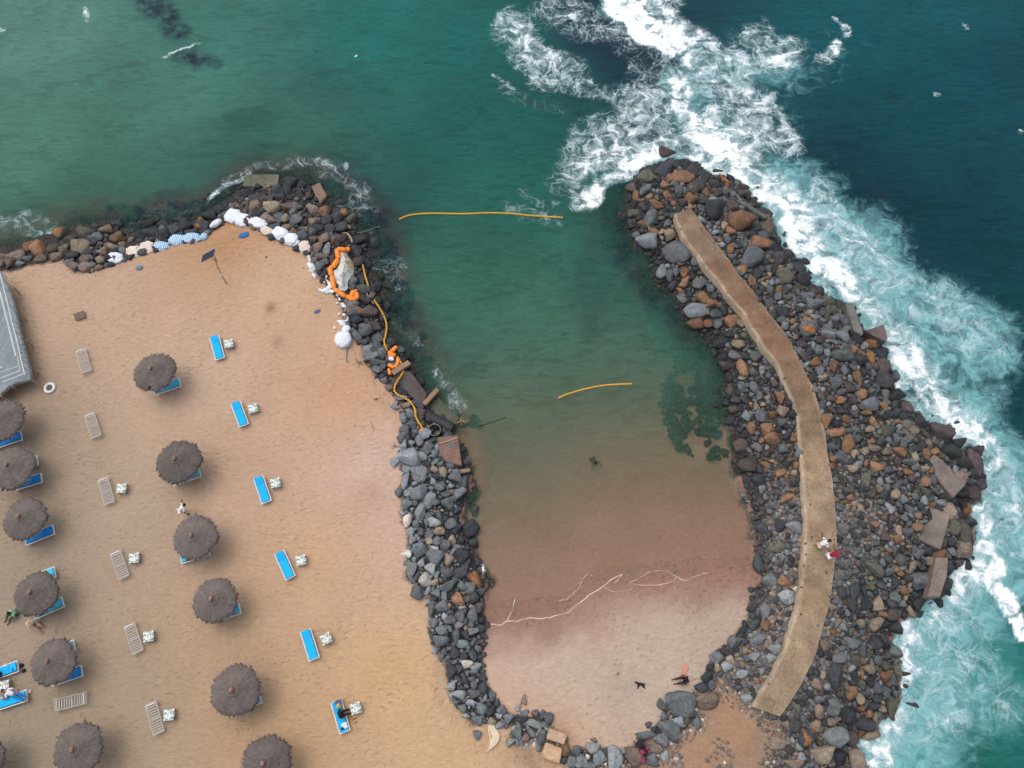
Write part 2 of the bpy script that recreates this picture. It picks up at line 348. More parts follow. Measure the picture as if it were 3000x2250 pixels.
PR = [P('h',x,y) for x,y in [(890,580),(950,655),(985,700),(1060,800),(1130,900),(1180,960),(1310,1150),(1420,1280),(1500,1390),(1600,1520)]]+\
     [P('i',x,y) for x,y in [(210,130),(270,205),(330,300),(400,450),(500,640),(555,830),(597,1010),(625,1180),(650,1350),(668,1500)]]+\
     [P('j',x,y) for x,y in [(685,0),(693,130),(690,300),(670,520),(630,770),(580,950),(500,1220),(400,1400),(240,1659)]]
def resample(pts, n):
    q = [W(x, y, ZP) for x, y in pts]; d = [0]
    for a, b in zip(q, q[1:]): d.append(d[-1]+(b-a).length)
    out = []
    for k in range(n):
        s = d[-1]*k/(n-1); i = max(j for j in range(len(d)) if d[j] <= s+1e-9); i = min(i, len(q)-2)
        out.append(q[i].lerp(q[i+1], (s-d[i])/(d[i+1]-d[i])))
    return out
NPATH = 160
pl = resample(PL, NPATH); pr = resample(PR, NPATH)
PC = [((a+b)/2)[:2] for a, b in zip(pl, pr)]
PATHPOLY = [p[:2] for p in pl]+[p[:2] for p in pr[::-1]]
REEF = poly('T', [(220,200),(560,150),(720,420),(770,700),(790,930),(560,880),(700,1180),(480,1250),(250,1080),(120,850),(120,560),(200,400)], ZW-.8)
XB = PW('D', 1690, 900, 0)[0]
def hfield(x, y, sd=None):
    if sd is None: sd = sdist(x, y, LAND)
    xr = np.array([p[0] for p in FOAMY]); yr = np.array([p[1] for p in FOAMY])
    yl = np.interp(x, xr, yr); s = yl-y
    hb = ZW+np.where(s > 0, np.minimum(.085*s, .85), np.where(s > -4.5, .022*s, -.099+.085*(s+4.5)))
    hb = np.maximum(hb, ZW-3.6)
    hb = np.where(x > XB, ZW-3.6, hb)
    xm = PW('D', 1330, 1500, 0)[0]; east = sstep(xm-3, xm+3, x)
    slope = .36*(1-east)+.50*east; top = 0*(1-east)+.72*east
    n = fbm(x, y, .9, 4, 3)-.5
    hl = np.minimum(ZW+slope*sd+n*.35*(1-sstep(2.5, 4.5, sd)), top+n*.05+.10*(fbm(x, y, .25, 3, 9)-.5))
    d = sdist(x, y, REEF); hb = hb+sstep(-.3, 1.0, d)*.22
    return np.maximum(hl, hb)
def H1(x, y): return float(hfield(np.array([x]), np.array([y]))[0])

def axis(lo, hi, step, far):
    a = np.arange(lo, hi+1e-6, step); g = []; s = step; v = hi
    while v < hi+far: s *= 1.35; v += s; g.append(v)
    g = np.array(g); return np.concatenate([(lo+hi)-g[::-1]-(0) if False else lo-(g-hi)[::-1], a, g])
xs = axis(-50, 50, .2, 1500); ys = axis(-7, 66, .2, 1500)
GX, GY = np.meshgrid(xs, ys); gx, gy = GX.ravel(), GY.ravel(); nx, ny = len(xs), len(ys)
ii = (np.arange(ny-1)[:, None]*nx+np.arange(nx-1)[None, :]).ravel()
GF = np.stack([ii, ii+1, ii+nx+1, ii+nx], 1)
SD = sdist(gx, gy, LAND); hz = hfield(gx, gy, SD)
# ground colours
SANDPTS = [(60,1250,(163,145,123)),(40,1000,(158,138,116)),(60,1600,(158,141,119)),(250,1100,(178,155,131)),(300,1550,(172,149,123)),(500,1500,(184,152,121)),(700,1200,(202,163,128)),
 (850,1150,(208,170,148)),(850,1450,(208,168,124)),(650,1600,(196,158,120)),(600,620,(204,166,134)),(200,650,(196,164,138)),(420,800,(200,168,142)),(750,860,(202,158,124)),
 (800,1000,(208,175,155)),(520,1000,(196,162,134)),(1000,1640,(208,170,128)),(480,500,(186,142,104)),(1250,1400,(198,174,156)),(1400,1500,(192,172,152)),(1100,1400,(202,172,152)),
 (1350,1570,(194,166,144)),(1550,1350,(184,160,142)),(1180,1650,(196,160,126))]
gc = idw(gx, gy, SANDPTS, 0, 3.0, 2.0)*np.array([.905,.93,.95])
nz = fbm(gx, gy, .8, 4, 21)-.5
seabed = np.array(lin((184,142,118)))
k = sstep(ZW+.26, ZW+.02, hz+nz*.14)[:, None]; wetc = np.array(lin((146,112,97))); gc = gc*(1-k)+wetc*k
k = sstep(ZW-.05, ZW-.7, hz)[:, None]; gc = gc*(1-k)+seabed*k
sds = sdist(gx, gy, SAND); xm = PW('D', 1060, 1400, 0)[0]
rocky = sstep(-5.0, -3.6, gy)*sstep(.12, -.25, sds+nz*.9)*np.where((hz > ZW-.05) & (gy < PW('D', 1300, 1030, ZW)[1]), sstep(.0, .22, SD), 1)*sstep(-.15-.6*(1+6.5*sstep(PW('D',1000,960,ZW)[1], PW('D',1000,820,ZW)[1], gy)), -.15, SD+nz*1.6)
d2 = sdist(gx, gy, SOIL); soil = sstep(-.3, .6, d2+nz*2.5)
pathd = segdist(gx, gy, PC)
grav = np.array(lin((60,57,55))); gravl = np.array(lin((112,104,98)))  # dark gravel, with the shade between rocks put into its colour
gcol = grav*(1-.0)+0*gc
uw = (hz < ZW-.10)[:, None]; gcol = np.where(uw, np.array(lin((40,54,50))), gcol)
lowp = sstep(6, 1.5, pathd)*sstep(PW('D',1700,950,0)[1], PW('D',1700,1150,0)[1], gy)
gcol = gcol*(1-lowp[:, None])+gravl*lowp[:, None]
soc = np.array(lin((154,122,96)))*sstep(.3,.7,fbm(gx,gy,.5,4,5))[:,None]+np.array(lin((150,124,104)))*(1-sstep(.3,.7,fbm(gx,gy,.5,4,5))[:,None])
gcol = gcol*(1-soil[:, None])+soc*soil[:, None]
gc = gc*(1-rocky[:, None])+gcol*rocky[:, None]
d3 = sdist(gx, gy, REEF); rf = sstep(-.2, .6, d3+nz*3)*sstep(.40, .50, fbm(gx, gy, .5, 3, 12))*.75; gc = gc*(1-rf[:, None])+np.array(lin((66,78,60)))*rf[:, None]
for dx, dy, r_, cc, a_ in [(585,665,.5,(128,98,78),.6),(600,738,.4,(140,108,86),.5),(795,1070,1.1,(160,128,106),.35),(1210,1600,1.2,(160,128,100),.5),(1130,1630,1.0,(140,118,100),.6),
                           (1290,1350,2.0,(158,122,108),.5),(1350,1475,1.6,(160,142,126),.3)]:
    w = PW('D', dx, dy, 0); k = (np.exp(-((gx-w[0])**2+(gy-w[1])**2)/r_**2*1.0)*a_*(.5+fbm(gx, gy, 2, 3, 8)))[:, None]; gc = gc*(1-k)+np.array(lin(cc))*k
wetm = sstep(ZW+.3, ZW+.05, hz+nz*.1)*(1-rocky)
ground = mesh_np('ground', np.stack([gx, gy, hz], 1), GF, MT['ground'], smooth=True,
    cols=dict(gcol=gc, gmask=np.stack([(1-rocky)*np.where(hz > ZW-.03, 1, .3), np.maximum(rocky*(1-.86*soil), 0), wetm], 1)))
tag(ground, 'sand beach, rubble banks and sea bed as one ground surface', None, None, 'structure')
# ---------------------------------------------------------------- water sheet
WPTS = [(80,60,(106,126,114)),(100,350,(90,116,100)),(350,200,(86,116,102)),(500,80,(74,114,102)),(650,320,(64,104,90)),(800,60,(34,104,98)),(1000,100,(32,98,94)),
 (950,300,(34,92,84)),(820,480,(34,80,76)),(1120,250,(30,86,80)),(1100,420,(30,92,82)),(1050,600,(66,106,88)),(1150,700,(84,112,94)),(1300,600,(50,88,80)),(1300,760,(88,110,92)),(1150,900,(108,108,90)),(1030,520,(54,98,84)),
 (1250,1100,(104,104,86)),(1400,1000,(98,101,82)),(1340,60,(26,46,66)),(1400,130,(26,42,62)),(1500,200,(44,86,94)),(1800,50,(28,84,92)),(2000,60,(30,82,90)),(2150,150,(26,72,84)),(1950,250,(24,72,78)),
 (1850,330,(22,60,72)),(1900,450,(22,54,66)),(2050,500,(20,58,66)),(2150,650,(22,62,68)),(2180,850,(24,64,70)),(2000,620,(26,62,72)),(2180,1250,(56,90,98)),(2150,1450,(64,122,116)),(2150,1600,(36,98,90)),
 (2000,1400,(86,140,138)),(1950,1600,(72,130,124)),(600,430,(44,76,74)),(200,440,(64,96,84))]
wcol = idw(gx, gy, WPTS, ZW, 3.0, 3.0)*np.array([.46,.80,.78])
foam = np.zeros_like(gx); milk = np.zeros_like(gx); darkm = np.zeros_like(gx)
wx = gx+1.5*(fbm(gx, gy, .35, 4, 31)-.5)*2; wy = gy+1.5*(fbm(gx, gy, .35, 4, 37)-.5)*2
def stroke(arr, pts, r, a, soft=1.0):
    q = [PW('D', x, y, ZW) for x, y in pts]; q = [(p[0], p[1]) for p in q]
    if len(q) == 1: q = q*2
    rm = r*1.3562/38.0; d = segdist(wx, wy, q)
    arr[:] = np.maximum(arr, a*(1-sstep(rm*(1-.55*soft), rm*(1+.5*soft), d)))
for pts, r, a, *so in [([(1296,-20),(1340,20),(1380,70),(1415,100),(1430,118)],22,1.15,.5),([(1345,-20),(1400,40),(1450,90),(1500,125)],38,1.0),
 ([(1410,-20),(1470,50),(1540,110),(1600,140)],40,.72),([(1462,170),(1472,230),(1495,285),(1545,322),(1590,345)],22,1.15,.5),([(1500,250),(1560,310),(1620,345)],34,.95),
 ([(1520,120),(1600,150),(1690,135)],38,.72),([(1640,85),(1700,110)],50,.5),([(1560,330),(1640,390),(1690,430)],42,.85),([(1600,285),(1690,305)],50,.72),([(1490,160),(1560,190),(1650,230)],50,.6),
 ([(1560,250),(1680,250)],48,.6),([(1245,428),(1290,425),(1330,375),(1400,325)],26,.80),([(1235,370),(1300,330),(1420,270),(1480,300)],36,.66),([(1480,330),(1560,360)],30,.85),([(1350,345),(1420,320)],24,.9),
 ([(1110,50),(1150,115),(1230,165)],46,.50),([(1150,100),(1200,130)],26,.66),([(1200,30),(1330,60),(1390,110)],62,.33),([(1180,160),(1300,195),(1420,210)],38,.40),([(1340,235),(1450,190)],36,.60),
 ([(1300,280),(1400,250),(1470,230)],40,.55),([(1240,300),(1225,390)],38,.50),([(1380,160),(1450,150)],40,.35),([(1090,180),(1200,240)],26,.18),
 ([(1690,425),(1730,520),(1790,580),(1850,640)],44,.92),([(1640,400),(1700,430)],30,.95),([(1740,440),(1850,540),(1920,600)],54,.55),([(1770,400),(1800,430)],24,.5),
 ([(1850,640),(1920,710),(1955,790),(2000,850),(2080,925)],34,.78),([(1950,720),(2000,800)],40,.75),([(1930,620),(2030,660),(2100,720)],56,.34),([(2060,700),(2110,750)],34,.35),([(2030,850),(2090,900)],36,.6),
 ([(2085,925),(2140,970),(2180,1050),(2190,1130)],22,.7),([(2140,1000),(2150,1100),(2120,1200)],34,.6),([(2110,1100),(2130,1200)],24,.75),
 ([(2110,1220),(2070,1260),(2050,1320)],30,.72),([(2138,1215),(2158,1275),(2185,1320),(2225,1372)],15,1.2,.4),([(2160,1150),(2212,1180)],40,.45),
 ([(1965,1335),(1950,1420),(1955,1500),(1930,1570),(1870,1640)],26,.78),([(2000,1350),(2060,1420),(2050,1500)],50,.35),([(2100,1400),(2180,1500)],50,.25),([(2080,1560),(2000,1600)],30,.4),
 ([(1950,1460),(1990,1440)],22,.6),([(445,440),(480,415),(522,392),(540,375)],13,.66),([(480,395),(530,360),(600,345)],14,.42),([(600,350),(720,365)],18,.40),([(700,380),(745,400),(775,440)],22,.34),
 ([(740,440),(800,470)],18,.28),([(0,490),(50,480),(100,498)],30,.42),([(50,500),(110,515)],16,.5),([(185,35),(190,48)],13,.62),([(358,112),(410,103)],4,.8),([(0,70),(20,70)],5,.5),
 ([(820,560),(860,600)],24,.26),([(860,700),(890,760)],20,.24),([(950,845),(1000,890)],14,.38),([(930,800),(940,830)],14,.3),([(150,492),(430,455)],16,.22),([(560,395),(600,400)],10,.4),
 ([(1800,45),(1835,60)],6,.8),([(1790,115),(1815,100)],14,.72),([(1770,130),(1780,125)],16,.6),([(1830,65),(1840,85)],12,.5),([(2025,200)],10,.6),([(2083,60),(2090,75)],4,.8),([(2200,290)],10,.5),
 ([(1090,450),(1190,475)],24,.24),([(1130,415),(1200,440)],16,.22),([(1070,165),(1110,180)],7,.5),([(765,120)],4,.9),([(1040,1225),(1052,1250)],7,.8),([(990,1175),(1010,1195)],6,.8),
 ([(1052,1290),(1085,1310),(1090,1330)],16,.22),([(1060,1300)],14,.2),([(1140,1215),(1230,1290)],30,.10),([(1300,1250),(1500,1215)],26,.12),([(1590,1050),(1620,1130)],8,.35),([(1075,1325),(1160,1312),(1240,1272),(1300,1240),(1480,1225),(1610,1215)],15,.16),([(1060,1290),(1110,1330)],20,.14),([(1010,1170),(1040,1240)],10,.3)]:
    stroke(foam, pts, r, a, *(so or [1.0]))
for pts, r, a in [([(1340,0),(1480,110),(1600,160),(1700,150)],75,.6),([(1620,100),(1720,110)],70,.35),([(1480,180),(1560,330),(1700,430)],90,.62),([(1700,430),(1850,540),(1920,640)],115,1.0),
 ([(1880,640),(2000,680),(2110,740)],105,.95),([(1930,720),(2010,800),(2090,880)],80,.85),([(2100,780),(2150,850)],60,.35),([(2090,900),(2170,980),(2195,1100)],70,.95),([(2140,1150),(2120,1220),(2060,1300),(1960,1350)],100,1.1),
 ([(2160,1250),(2120,1330)],90,.6),([(1970,1380),(2010,1500),(1930,1620)],115,1.0),([(2060,1420),(2150,1500)],90,.6),([(1400,320),(1280,400)],50,.45),([(1820,80),(1790,150),(1740,180)],50,.3),
 ([(1700,230),(1730,280)],40,.35),([(1110,470),(1200,480)],30,.25),([(1380,270),(1400,200)],30,.3),([(0,490),(110,510)],30,.25),([(460,430),(540,375)],20,.25),([(1900,150),(1850,60)],26,.15)]:
    stroke(milk, pts, r, a, 1.4)
for pts, r, a in [([(318,-10),(350,30),(375,65)],26,.95),([(395,126),(440,138)],22,.95),([(500,270),(560,250)],30,.22),([(640,190),(700,150)],60,.12),([(1290,90),(1400,130)],60,.75),([(1240,30),(1260,90)],50,.4),
 ([(1180,200),(1250,230)],50,.35),([(800,440),(840,500),(850,620),(870,700),(900,760)],34,.8),([(700,330),(780,420)],50,.30),([(560,350),(460,400)],30,.4),([(250,480),(440,440),(560,370),(700,370),(800,450)],34,.8),([(120,470),(260,450)],18,.35),
 ([(1330,480),(1360,560),(1430,640)],34,.55),([(1290,540),(1280,700)],26,.25),([(1440,660),(1500,730)],30,.45),([(1000,790),(930,770)],30,.4),([(1750,330),(1900,470)],80,.35),([(2000,560),(2160,800)],70,.25),([(2180,1280),(2212,1320)],26,.55),([(1290,1290)],1,0)]:
    stroke(darkm, pts, r, a, 1.5)
depth = ZW-hz
sea = sstep(-2, 1.5, gx-np.interp(gy, [q[1] for q in PC[::-1]], [q[0] for q in PC[::-1]]))*(gy < 46); tipf = sstep(4.5, 1.5, np.hypot(gx-PW('D',1470,350,ZW)[0], gy-PW('D',1470,350,ZW)[1]))
surf = np.maximum(sea*(gy < PW('D',1600,380,ZW)[1]+1), tipf)*sstep(-2.4, -.2, SD); foam = np.maximum(foam, .62*surf*(.35+1.1*fbm(gx, gy, .5, 3, 61))); milk = np.maximum(milk, .9*surf)
foam = foam*np.where(depth < .004, .0, 1.0)
am = 1-np.exp(-np.clip(depth, 0, 9)*1.28)
am = np.maximum(am, .97*sstep(.25, 1.0, foam+milk)*(depth > .05))
am = np.maximum(am, np.where((gx > XB), sstep(0, .6, depth)*.97, 0))
water = mesh_np('water', np.stack([gx, gy, ZW+.05*(fbm(gx, gy, .5, 3, 77)-.5)*sstep(.3, 1.5, depth)], 1), GF, MT['water'], smooth=True,
    cols=dict(wcol=wcol, wmask=np.stack([foam, milk, darkm, am], 1)))
tag(water, 'green sea with breaking white surf round the breakwater', None, None, 'structure')
# the thin foam lines the last wave left on the bay's beach
bm = bmesh.new()
def ribbon(pts, w):
    q = spline([PW('l', x, y, ZW+.015) for x, y in pts], 14); pv = None
    for i, p in enumerate(q):
        d = (q[min(i+1, len(q)-1)]-q[max(i-1, 0)]).normalized(); s = Vector((-d.y, d.x, 0))
        n = float(fbm(np.array([p.x]), np.array([p.y]), 2.5, 3, 4)[0]); ww = w*(.25+1.5*max(0, n-.15))*(1 if 0 < i < len(q)-1 else .1)
        p = p+s*(float(fbm(np.array([p.x+50]), np.array([p.y]), 3.1, 3, 6)[0])-.5)*.12; p.z = max(ZW, H1(p.x, p.y))+.012
        a = bm.verts.new(p+s*ww); m_ = bm.verts.new(p+Vector((0, 0, .018))); b = bm.verts.new(p-s*ww)
        if pv: bm.faces.new((pv[0], a, m_, pv[1])); bm.faces.new((pv[1], m_, b, pv[2]))
        pv = (a, m_, b)
for pts, w in [([(375,495),(455,500),(510,470),(600,468),(700,440),(800,450),(930,420),(1000,395),(1080,340),(1170,265),(1290,190),(1360,130),(1450,90)],.034),
 ([(1290,190),(1340,215),(1400,235),(1480,220),(1530,195)],.014),([(1500,165),(1600,110),(1700,62),(1800,65),(1900,115),(1965,140),(2050,100),(2150,75)],.022),([(1530,165),(1680,182),(1800,165),(1890,120)],.018),
 ([(510,468),(550,390),(575,290)],.03),([(1000,292),(1050,240),(1100,190),(1150,100),(1210,100)],.024),([(930,300),(1010,288)],.018),([(1380,165),(1450,90)],.022)]:
    ribbon(pts, w)
M_('foam_white', (214,194,184), .8, .05)
fl = bmobj('foam_line', bm, MT['foam_white'], smooth=True); tag(fl, 'thin white foam lines left along the edge of the small bay', None, None, 'structure')
# ---------------------------------------------------------------- rocks
RC = dict(o=(148,108,76), t=(150,132,110), d=(68,72,76), g=(102,108,111), l=(134,141,144), p=(94,82,80), k=(98,97,84), w=(190,182,168), q=(136,116,102), m=(62,76,60))
CN = dict(o='rust-orange', t='tan', d='dark', g='grey', l='pale grey', p='brownish', k='olive', w='cream', q='pinkish tan', m='weedy green')
HAND = {
'h': "710,130,85,50,20,p;610,165,30,22,40,p;1110,190,70,35,-15,p;1110,265,45,35,40,p;1180,380,100,38,50,d;560,275,70,32,-10,d;540,330,75,52,-20,k;690,285,75,55,-35,d;765,215,50,40,0,d;850,235,42,50,0,d;905,280,42,65,-15,d;815,345,105,55,5,o;1000,325,45,40,0,d;930,420,100,60,-35,d;1090,390,50,45,0,d;1000,470,40,45,-20,o;900,520,55,45,5,o;635,545,60,35,25,o;705,462,35,35,0,o;455,475,35,50,0,o;530,430,65,40,-40,g;565,480,32,20,-45,o;685,400,40,28,30,o;795,440,35,32,0,g;570,640,50,85,5,g;430,620,50,40,-30,k;495,710,35,35,0,o;540,845,90,65,15,l;770,925,105,110,0,g;600,765,50,25,35,o;1090,600,82,82,0,d;1215,580,60,50,30,p;1290,705,118,85,0,o;1500,715,65,80,-25,q;1330,460,55,35,10,p;1450,880,90,55,20,o;1215,910,30,50,15,o;1375,1010,80,95,30,g;1570,895,50,60,0,d;1600,1000,60,60,0,d;1310,1080,50,50,0,g;1390,1165,30,45,-20,o;1640,1140,80,60,10,k;1760,1060,50,70,-30,d;1840,1120,25,35,0,d;1430,1120,40,50,20,d;1880,1370,110,50,-5,g;1830,1290,65,45,0,g;2010,1330,45,75,-25,k;1850,1540,85,65,10,g;1990,1600,55,50,0,l;1720,1335,35,50,0,g;1540,1255,30,45,-10,g;1530,1350,35,35,0,g;945,1400,100,70,20,l;1000,1300,70,45,20,o;1055,1350,40,40,-40,o;930,1510,65,50,10,o;1025,1510,40,45,0,o;655,1090,42,60,0,l;730,1130,32,50,0,g;845,1090,38,50,0,o;780,1090,30,45,0,g;845,1180,55,35,-30,o;800,1250,38,25,20,o;970,1190,58,52,0,g;825,1315,45,45,0,g;1240,1490,65,48,-15,o;1110,1420,55,40,5,g;1115,1515,50,50,0,g;1320,1500,45,35,0,q;940,990,35,40,0,g;825,1015,38,24,0,o;660,1370,45,70,-10,k;730,790,50,45,0,t;1165,1400,40,45,0,d;1310,470,40,30,20,p;340,640,45,40,0,p;1130,340,40,35,0,p;480,330,60,35,-30,d;1400,640,45,60,10,d;1480,1030,50,40,0,d;1220,770,50,25,30,o;1640,1420,50,40,0,d",
'i': "465,165,75,75,0,g;610,210,55,55,0,g;715,240,75,45,15,l;720,390,100,55,10,g;400,290,40,40,0,p;515,440,40,40,0,o;675,480,40,50,0,o;820,350,38,35,0,o;885,385,38,28,20,o;575,568,58,30,0,t;850,580,42,72,0,o;590,660,25,22,0,t;570,720,30,38,0,k;690,620,50,50,0,g;800,650,45,48,0,p;720,755,48,36,25,o;885,715,54,42,-15,o;1060,480,60,70,0,p;1060,600,95,60,20,d;970,400,40,70,0,k;870,440,60,50,0,d;245,725,38,52,0,o;275,835,52,45,0,q;185,855,37,32,0,o;185,1060,78,52,5,o;250,1330,60,30,-35,o;295,1540,58,38,-35,o;95,875,55,50,0,g;610,930,45,60,0,o;690,1010,80,34,-10,o;780,1110,65,72,-30,o;975,940,36,42,0,o;1060,805,42,38,20,o;920,860,42,27,0,o;765,895,28,42,0,o;940,790,80,60,10,g;1095,1015,65,50,10,k;1260,950,45,42,0,k;1320,1010,42,50,0,t;1250,1085,55,45,10,g;1195,1170,62,38,15,o;1410,1195,40,55,0,o;1435,1110,30,40,0,t;1020,1300,62,40,15,o;1275,1330,42,32,0,o;830,1310,45,32,0,t;935,1400,42,60,0,k;1170,1510,40,42,0,t;1405,1420,42,45,30,o;1465,1395,45,55,0,g;1320,1230,30,48,0,t;740,1220,50,65,-35,g;675,1230,37,30,0,o;1545,1010,95,80,10,p;1380,930,60,70,0,d;1270,800,65,60,0,p;1610,1170,70,75,0,d;1830,1260,60,120,-10,p;1700,1400,62,68,-10,t;1800,1500,55,60,0,p;1170,560,40,50,-30,g;1710,1250,80,70,0,d;120,1270,40,30,20,o;1200,870,80,45,20,d;975,280,60,55,0,d;840,260,55,50,0,d;1000,1140,55,30,10,q;1450,1325,35,28,20,o;1260,1030,40,20,40,t;1170,860,50,40,0,d;1400,1010,80,22,38,p;45,390,45,50,0,g;60,1400,60,45,0,d;90,1470,28,42,0,l;1330,1150,45,40,0,d;560,520,35,40,0,g;5,980,40,50,0,o",
'j': "1345,120,48,42,0,o;1640,130,50,60,0,k;1740,170,62,110,0,k;1725,310,75,75,30,q;1010,100,42,25,0,o;1350,340,55,50,0,g;1365,550,72,85,0,g;1240,630,42,42,0,o;1170,680,55,58,0,g;1000,450,90,50,30,k;1215,385,55,50,0,k;1015,340,50,30,0,g;1440,400,45,35,0,t;1560,245,30,50,0,k;275,565,65,55,0,o;80,130,50,55,0,d;220,280,65,50,-15,k;145,550,60,65,0,g;50,410,42,85,-15,d;130,920,50,50,0,o;70,1040,65,35,-25,g;610,1090,48,55,0,q;680,1320,62,118,-3,d;770,1410,30,50,0,t;810,1460,45,65,15,o;880,905,38,38,0,t;1010,910,75,55,-20,t;1010,1050,60,70,0,d;810,1070,70,45,15,g;890,1120,40,65,-15,g;720,1180,60,50,0,g;660,1580,60,75,10,g;550,1600,45,60,0,t;550,1520,50,35,0,g;895,1590,42,28,-15,o;1150,1580,48,110,0,k;930,1465,42,35,0,g;1020,1420,50,50,0,g;1070,1590,40,35,0,t;530,1400,40,55,0,q;900,1310,16,50,0,o;1235,1060,25,42,0,p;1295,1160,50,50,0,p;1365,1145,20,24,0,p;1260,1310,45,25,-20,p;1300,1560,60,50,0,p;1260,1410,32,26,0,p;1160,1130,50,60,-20,g;1140,820,55,62,0,p;1300,810,60,25,55,t;370,620,32,22,0,w;180,670,30,32,0,t;330,780,32,28,0,q;350,120,70,60,0,l;1690,410,35,30,0,p;290,690,70,60,0,l;830,650,45,80,10,d;930,740,55,60,0,d;750,140,45,45,0,g;1200,150,30,45,0,t;740,640,35,60,0,d;960,600,45,30,30,k;1060,590,60,30,35,g;1190,220,40,35,0,o;1140,740,45,40,0,g;250,110,55,60,0,d;700,520,25,60,0,g;840,1200,60,55,30,k;1190,1270,40,60,0,k;1170,930,55,60,0,d;620,330,10,10,0,t;820,760,55,60,-20,d",
'k': "255,1150,118,112,0,g;470,1130,92,85,0,q;105,1145,38,50,0,g;160,1340,95,85,20,g;235,1280,60,45,15,l;95,1425,65,52,10,g;390,1290,35,55,0,g;695,640,55,55,20,g;545,770,52,55,0,g;640,840,48,45,0,l;470,920,50,50,0,d;585,965,55,38,40,t;515,990,30,42,0,g;1500,1410,115,85,-10,l;1270,1420,80,80,0,d;1060,1450,72,60,0,t;1395,1560,112,78,-15,t;1345,1320,50,55,0,t;1470,1280,40,40,0,t;1180,1320,50,60,0,d;1380,1210,45,50,0,q;1690,1600,80,100,15,t;1180,1630,85,45,0,t;840,215,34,26,0,d;800,1090,48,36,0,l;60,1510,50,35,0,q;145,1565,34,50,0,l;30,1600,50,60,0,g;905,610,65,35,-30,l;870,760,55,35,-10,l;665,790,30,45,-30,t;840,350,50,60,0,d;640,720,45,40,0,d;940,380,45,60,30,l;1560,1330,40,50,0,d;1750,1300,80,60,0,d;1800,1390,70,40,-10,t;1550,1580,60,70,0,d;1030,700,60,45,0,l;1000,770,40,40,0,l;855,500,55,45,0,d;1110,1320,40,50,0,t;930,140,1,1,0,g;760,900,45,35,0,l;425,1010,55,40,0,d",
'l': "190,820,48,35,0,w;1395,1570,65,100,-5,l;1550,1570,80,82,0,q;1685,1590,50,55,0,g;1795,1560,35,48,0,l;1730,1500,45,35,0,q;1660,1310,28,30,0,g;1640,1395,90,32,-5,g;270,1395,36,40,0,g;665,1410,35,35,0,q;850,1250,38,55,0,g;700,1230,25,25,0,o;740,1300,80,32,15,l;650,1110,22,50,0,q;310,1180,45,50,0,g;530,1260,45,40,0,g;270,1280,42,45,0,g;600,1170,25,40,0,l;655,1215,35,30,0,g;590,1370,40,75,0,g;735,1470,18,22,0,w;575,1340,24,24,0,w;670,1475,22,18,0,l;745,1220,30,32,0,g;800,1225,25,38,0,g;395,1075,30,50,-10,g;210,1125,50,28,25,l;110,1070,60,40,0,l;250,1060,50,40,0,g;240,990,30,40,0,g;1170,1570,20,26,0,w;1120,1600,50,55,0,l;1210,1500,60,45,0,l;1080,1520,40,45,0,g;1260,1570,50,60,0,l;1040,1610,40,50,0,g;1910,1400,20,18,0,w;1850,1460,22,18,0,w;1890,1590,24,20,0,w;1220,1430,30,18,30,q;1180,1640,60,40,0,g;470,1190,40,45,0,g;450,1240,28,25,0,l",
'm': "270,100,85,85,0,l;370,105,50,40,0,l;160,155,45,36,0,l;350,245,66,66,5,l;240,290,30,80,0,l;475,205,40,28,0,t;640,270,55,60,-10,g;700,300,55,50,20,g;520,340,45,45,0,g;345,390,60,70,20,g;430,460,60,70,0,l;185,395,35,38,0,g;255,490,50,45,0,g;355,550,48,80,0,l;570,490,60,55,0,g;680,400,65,45,-20,g;560,405,45,24,0,g;470,640,60,42,20,l;525,700,45,42,10,t;510,580,27,60,-25,g;255,625,38,55,0,w;430,735,40,35,0,g;430,790,36,30,0,t;505,790,45,50,0,g;360,860,62,62,0,g;475,930,75,75,0,g;595,945,42,55,0,t;295,1005,38,80,5,l;405,1105,52,65,0,w;345,1200,64,62,0,g;660,1250,45,75,-20,o;580,1040,55,45,0,g;600,1150,90,35,-30,g;690,910,55,65,30,d;680,1040,70,60,0,d;800,1100,80,60,30,d;485,1210,38,38,0,g;530,1310,60,50,0,g;680,1390,40,60,0,g;780,1380,45,70,-10,g;845,1330,40,50,0,p;465,1450,45,40,0,g;675,1470,40,35,0,l;770,1465,30,35,0,g;640,1560,35,65,10,g;790,1520,50,35,0,g;530,1510,50,40,0,g;530,1600,65,50,0,g;615,1420,42,45,0,g;450,1340,27,65,0,g;800,540,38,50,0,d;770,680,70,70,0,d;610,650,50,45,0,g;490,470,35,35,0,g;430,590,35,35,0,g;410,640,22,40,0,g;660,690,45,55,0,d;560,820,45,55,0,g;620,780,32,40,0,t;370,710,30,35,0,g;480,840,35,25,15,w;790,1240,50,55,20,d;865,1200,40,35,0,d;750,1170,55,45,0,g;720,1260,50,35,0,p;700,1150,40,40,0,g;440,1010,45,55,10,l;370,960,30,40,0,l;250,890,40,35,0,w;600,20,55,45,0,g;480,80,30,40,0,g;490,140,30,25,0,g;430,30,45,50,0,g;905,1460,22,35,-30,p;720,1550,40,45,0,d;850,1600,30,20,0,p;690,1620,60,35,0,l",
